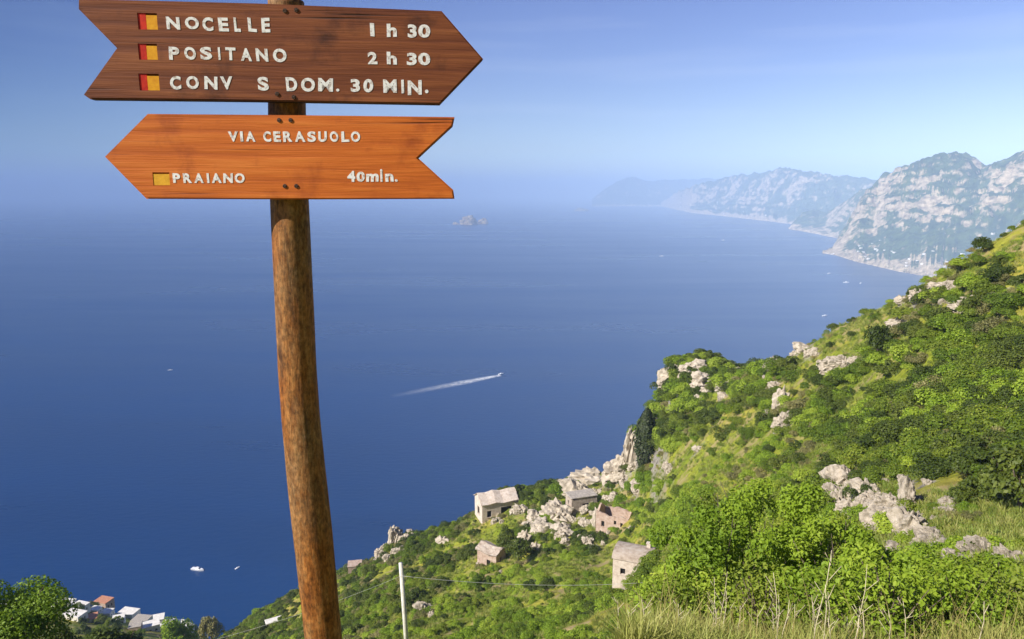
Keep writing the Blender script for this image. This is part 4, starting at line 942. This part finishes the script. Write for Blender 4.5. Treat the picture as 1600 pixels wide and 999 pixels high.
near_bush(1550, 975, 9.5, 1.4, 0.6, 'lowest bush near the right edge of the picture', 'mid', 9, 2400)

r_ = random.Random(12)
for j in range(16):
    px = 1030 + j*33 + r_.uniform(-14, 14); D = r_.uniform(7.0, 9.2); hh = r_.uniform(0.35, 0.75)*(1.25 if px < 1420 else 0.8)
    near_bush(px, 990, D, r_.uniform(0.8, 1.3), hh, '%s low leafy sprig from the left along the front of the near thicket' % ('first second third fourth fifth sixth seventh eighth ninth tenth eleventh twelfth thirteenth fourteenth fifteenth sixteenth'.split()[j]), ('bright', 'mid', 'bright', 'bright')[j % 4], 200+j, 1700, 0.022)
for j, (px, D, w, h) in enumerate(((1095,14,2.2,2.6),(1340,13,2.0,1.6),(1190,16,2.6,3.0),(1045,12,1.3,1.3))):
    near_bush(px, 990, D, w, h, ('bright bush at the back left of the near thicket', 'bright bush just below the pale outcrop', 'pale green bush topping the back of the near thicket', 'small bright bush right of the little stone house')[j], 'bright', 300+j)
def blades(n, seed, dmin=3.2, dmax=13, tall=1.0, thin=1.0):
    r = np.random.default_rng(seed); a = r.uniform(0.08, 0.74, n); D = np.exp(r.uniform(math.log(dmin), math.log(dmax), n))
    x, y = D*np.sin(a), D*np.cos(a); z = ground(a, D); px, py, _ = project(x, y, z+0.3); k = (px > 975) & (px < 1680)
    x, y, z, D = x[k], y[k], z[k], D[k]; n = len(x)
    h = (0.08 + 0.16*np.clip(fbm(x/0.9, y/0.9, 2)+0.4, 0, 1))*r.uniform(0.5, 1.5, n)*tall; q = r.uniform(0, 6.28, n); w = (0.0028 + 0.0006*D)*thin
    s = np.stack([np.cos(q), np.sin(q), 0*q], 1)*w[:, None]; b = np.stack([x, y, z-0.02], 1); ln = np.stack([r.normal(size=n)*0.35, r.normal(size=n)*0.35, np.ones(n)], 1)*h[:, None]
    l2 = ln.copy(); l2[:, :2] *= 0.3; l2[:, 2] *= 0.55
    V = np.stack([b-s, b+s, b+l2+s*0.8, b+l2-s*0.8, b+ln], 1).reshape(-1, 3); o = np.arange(n)*5
    Q = np.stack([o, o+1, o+2, o+3], 1); T = np.stack([o+3, o+2, o+4, o+4], 1)
    me = bpy.data.meshes.new('grass'); Tr = np.stack([o+3, o+2, o+4], 1)
    nq, nt = len(Q), len(Tr); me.vertices.add(len(V)); me.vertices.foreach_set('co', V.astype(np.float32).ravel()); me.loops.add(nq*4+nt*3)
    me.loops.foreach_set('vertex_index', np.concatenate([Q.ravel(), Tr.ravel()]).astype(np.int32)); me.polygons.add(nq+nt)
    me.polygons.foreach_set('loop_start', np.concatenate([np.arange(nq)*4, nq*4+np.arange(nt)*3]).astype(np.int32)); me.update(calc_edges=True)
    at_ = me.attributes.new('tint', 'FLOAT', 'POINT'); at_.data.foreach_set('value', np.repeat(np.clip(0.5*r.random(n) + 0.35 + 0.6*fbm(x/0.6, y/0.6, 2), 0, 1), 5).astype(np.float32)); return me
tag(link('grass', blades(60000, 5), M['grass']), 'yellowish green grass in the near foreground', None, None, 'stuff')

tag(link('dry_grass', blades(1500, 8, 4.2, 8.5, 2.1, 0.55), M['dry']), 'wispy pale dry grass in front of the near bushes', None, None, 'stuff')
stk = [(1268,998,860,0.9),(1290,998,915,-0.3),(1010,1005,938,-1.0),(985,1005,955,-0.8),(1120,1005,940,-0.6),(1128,1005,925,0.3),(1150,1005,948,0.5),(1215,1005,930,-0.2),(1235,1005,945,0.4),(1040,1005,965,0.4),(1180,1005,955,0.2),(1318,1005,965,0.5),(1065,1005,950,-0.4),(1530,1000,940,0.2),(1350,1005,955,-0.3)]
r_ = random.Random(31)
stk += [(r_.uniform(960, 1420), 1005, r_.uniform(935, 985), r_.uniform(-1, 1)) for _ in range(10)] + [(r_.uniform(1000, 1340), 1005, r_.uniform(880, 950), r_.uniform(-1, 1)) for _ in range(8)]
stk = stk[:1] + sorted(stk[1:], key=lambda q: q[2])
for i, (px, py, top, lean) in enumerate(stk):
    a, _ = az_tan(px, py); D = 4.6 + 0.35*((i*7) % 5); x, y = D*math.sin(a), D*math.cos(a); z = float(ground(a, D)); _, t = az_tan(px, top); hgt = max(0.25, (H - D*t) - z)
    rr = random.Random(i); bend = lean*0.12*hgt
    V, Fc = tube_arrays([(0, 0, -0.05), (bend*0.3, 0.01, hgt*0.4), (bend*0.7, -0.01, hgt*0.75), (bend, 0.02, hgt)], [0.0036, 0.0032, 0.0026, 0.0016], 5)
    for q in range(3):
        f_ = rr.uniform(0.55, 0.95); s = rr.choice((-1, 1)); l_ = rr.uniform(0.05, 0.16)
        v, f = tube_arrays([(bend*f_, 0, hgt*f_), (bend*f_+s*l_*0.5, rr.uniform(-.05, .05), hgt*f_+l_*0.8)], [0.0028, 0.0015], 4); k0 = len(V); V += v; Fc += [tuple(j+k0 for j in g_) for g_ in f]
    o = link('dry_stalk', mesh('dry_stalk', V, Fc, True), M['stalk'], None, (x, y, z))
    tag(o, 'tallest straw coloured dry stalk in front of the near bushes' if i == 0 else unique('thin straw coloured dry stalk ' + ('left of the tallest one' if px < 1240 else 'right of the tallest one')), 'stalk', 'dry stalks in the foreground')

# ------------------------------------------------------------------ pale pole and wire
def pole(px, py, D, r0, label, low=0.4):
    p = at(px, py, D); g_ = float(ground_xy(p.x, p.y)); hgt = p.z - g_
    return p, g_, hgt
D0 = 9.0; ptop = at(626, 880, D0); gz = float(ground_xy(ptop.x, ptop.y)); gb = at(636, 1010, D0)
lean = (gb.x - ptop.x)/(ptop.z - gb.z); hgt = ptop.z - gz
po = tube('pale_pole', [(lean*hgt, 0, -0.2), (lean*hgt*0.5, 0, hgt*0.5), (0, 0, hgt)], [0.034, 0.031, 0.027], M['pale_pole'], None, 10)
po.location = (ptop.x, ptop.y, gz); tag(po, 'thin pale fence pole rising from the bottom edge', 'pole')
w0 = at(627, 900, D0-0.03)
def wire(p, q, sag, label, rw=0.0022):
    pts = [p.lerp(q, i/24) - Vector((0, 0, sag*4*(i/24)*(1-i/24))) for i in range(25)]
    o = tube('fence_wire', [v - p for v in pts], [rw]*25, M['wire'], None, 5); o.location = p; tag(o, label, 'wire')
wire(w0, at(1075, 905, 10.0), 0.12, 'thin wire running right from the pale pole')
wire(w0, at(230, 1025, 10.5), 0.10, 'thin wire running down left from the pale pole', 0.001)

# ------------------------------------------------------------------ boats
def boat(px, py, L, rz, label, cabin=True):
    p = on_sea(px, py); t = empty('motor_boat', (p.x, p.y, 0.0), rz); B = L*0.30; Hh = L*0.11
    bm = bmesh.new(); rows = []
    for i in range(9):
        s = i/8; x = -L/2 + L*s; hw = B/2*(1 if s < 0.5 else max(0.02, 1-((s-0.5)/0.5)**2.2)); sh = Hh*(1+0.35*s*s)
        rows.append([bm.verts.new(v) for v in ((x, -hw, sh), (x, -hw*0.75, -0.05*L*0.3), (x, 0, -0.09*L*0.5), (x, hw*0.75, -0.05*L*0.3), (x, hw, sh))])
    for a_, b_ in zip(rows[:-1], rows[1:]):
        for k_ in range(4): bm.faces.new((a_[k_], b_[k_], b_[k_+1], a_[k_+1]))
        bm.faces.new((a_[4], b_[4], b_[0], a_[0]))
    bm.faces.new(rows[0]); bm.faces.new(rows[-1][::-1]); bmesh.ops.recalc_face_normals(bm, faces=bm.faces)
    link('hull', bm_mesh('hull', bm), M['boat'], t)
    if cabin:
        bm = bmesh.new(); z0 = Hh*1.05; vs = []
        for x, hw, z in ((-0.15*L, .36*B, z0), (0.22*L, .30*B, z0*1.08), (0.10*L, .26*B, z0+0.10*L), (-0.13*L, .30*B, z0+0.10*L)): vs.append([bm.verts.new((x, s*hw, z)) for s in (-1, 1)])
        for i in range(4): j = (i+1) % 4; bm.faces.new((vs[i][0], vs[j][0], vs[j][1], vs[i][1]))
        bm.faces.new([v[0] for v in vs]); bm.faces.new([v[1] for v in vs][::-1]); bmesh.ops.recalc_face_normals(bm, faces=bm.faces)
        cb = link('cabin', bm_mesh('cabin', bm), M['boat'], t)
        bm = bmesh.new(); vv = [bm.verts.new(v) for v in ((0.205*L, -.26*B, z0*1.08+0.02*L), (0.205*L, .26*B, z0*1.08+0.02*L), (0.125*L, .24*B, z0+0.09*L), (0.125*L, -.24*B, z0+0.09*L))]; bm.faces.new(vv)
        link('windscreen', bm_mesh('windscreen', bm), M['glass'], cb)
    return tag(t, label, 'boat', 'boats on the sea')
boat(309, 891, 15.5, R(-15), 'white motor boat, the larger of two near the village')
boat(371, 888, 6, R(60), 'small white boat right of the larger motor boat')
boat(266, 579, 11, R(20), 'tiny white boat alone on the open sea left of the post')
sp = boat(783, 585, 14, R(30), 'white speedboat at the head of a long white wake')
boat(1289, 494, 20, R(10), 'white boat near the grassy brow of the hillside')
boat(1322, 442, 26, R(-10), 'white boat below the rocky far shore')
boat(1296, 428, 22, R(15), 'faint boat left of the one below the far shore')
boat(1345, 443, 16, R(40), 'tiny boat nearest the far shore under the mountain')
boat(1034, 401, 30, R(0), 'faint boat far out in the bay')
boat(1130, 376, 34, R(0), 'faintest boat off the hazy headland')
boat(1303, 398, 40, R(5), 'white boat at the tip of the rocky shore')

def foam():
    m = bpy.data.materials.new('foam'); m.use_nodes = True; n = m.node_tree.nodes; l = m.node_tree.links; b = n['Principled BSDF']
    b.inputs['Base Color'].default_value = (0.85, 0.88, 0.9, 1); b.inputs['Roughness'].default_value = 0.9
    tr = n.new('ShaderNodeBsdfTransparent'); ms = n.new('ShaderNodeMixShader'); at_ = n.new('ShaderNodeAttribute'); at_.attribute_name = 'foam'
    geo = n.new('ShaderNodeNewGeometry'); t = noise_tex(n, l, geo.outputs['Position'], 0.09, 6, 0.7); r = ramp(n, [(0.34, 0.15), (0.62, 1.0)]); l.new(t.outputs[0], r.inputs[0])
    mm = n.new('ShaderNodeMath'); mm.operation = 'MULTIPLY'; l.new(at_.outputs['Fac'], mm.inputs[0]); l.new(r.outputs[0], mm.inputs[1])
    l.new(mm.outputs[0], ms.inputs[0]); l.new(tr.outputs[0], ms.inputs[1]); l.new(b.outputs[0], ms.inputs[2]); l.new(ms.outputs[0], n['Material Output'].inputs[0]); return m
a0, a1 = on_sea(782, 586.5), on_sea(600, 622); d = (a1-a0); Ln = d.length; d.normalize(); sd = Vector((-d.y, d.x, 0)); V = []; Q = []; fo = []
nn = 60; mcol = 9
for i in range(nn+1):
    s = i/nn; w = 8.0 + 12*min(1, s*3) - 3*s
    for j in range(mcol):
        u = j/(mcol-1)*2-1; q = a0 + d*Ln*s + sd*u*w; V.append((q.x, q.y, 0.12)); fo.append(min(1, 1.25*(1-s)**1.5)*max(0, 1-abs(u)**1.3) if s < 1 else 0)
for i in range(nn):
    for j in range(mcol-1): k0 = i*mcol+j; Q.append((k0, k0+1, k0+mcol+1, k0+mcol))
me = np_mesh('wake', V, Q); at_ = me.attributes.new('foam', 'FLOAT', 'POINT'); at_.data.foreach_set('value', np.clip(np.array(fo), 0, 1).astype(np.float32))
tag(link('wake', me, foam()), 'long white foam trail behind the speedboat', None, None, 'stuff')
# the speedboat runs along its wake
sp.rotation_euler = (0, 0, math.atan2(-d.y, -d.x))
print('shrubs', len(shrubs), 'objects', len(bpy.data.objects))
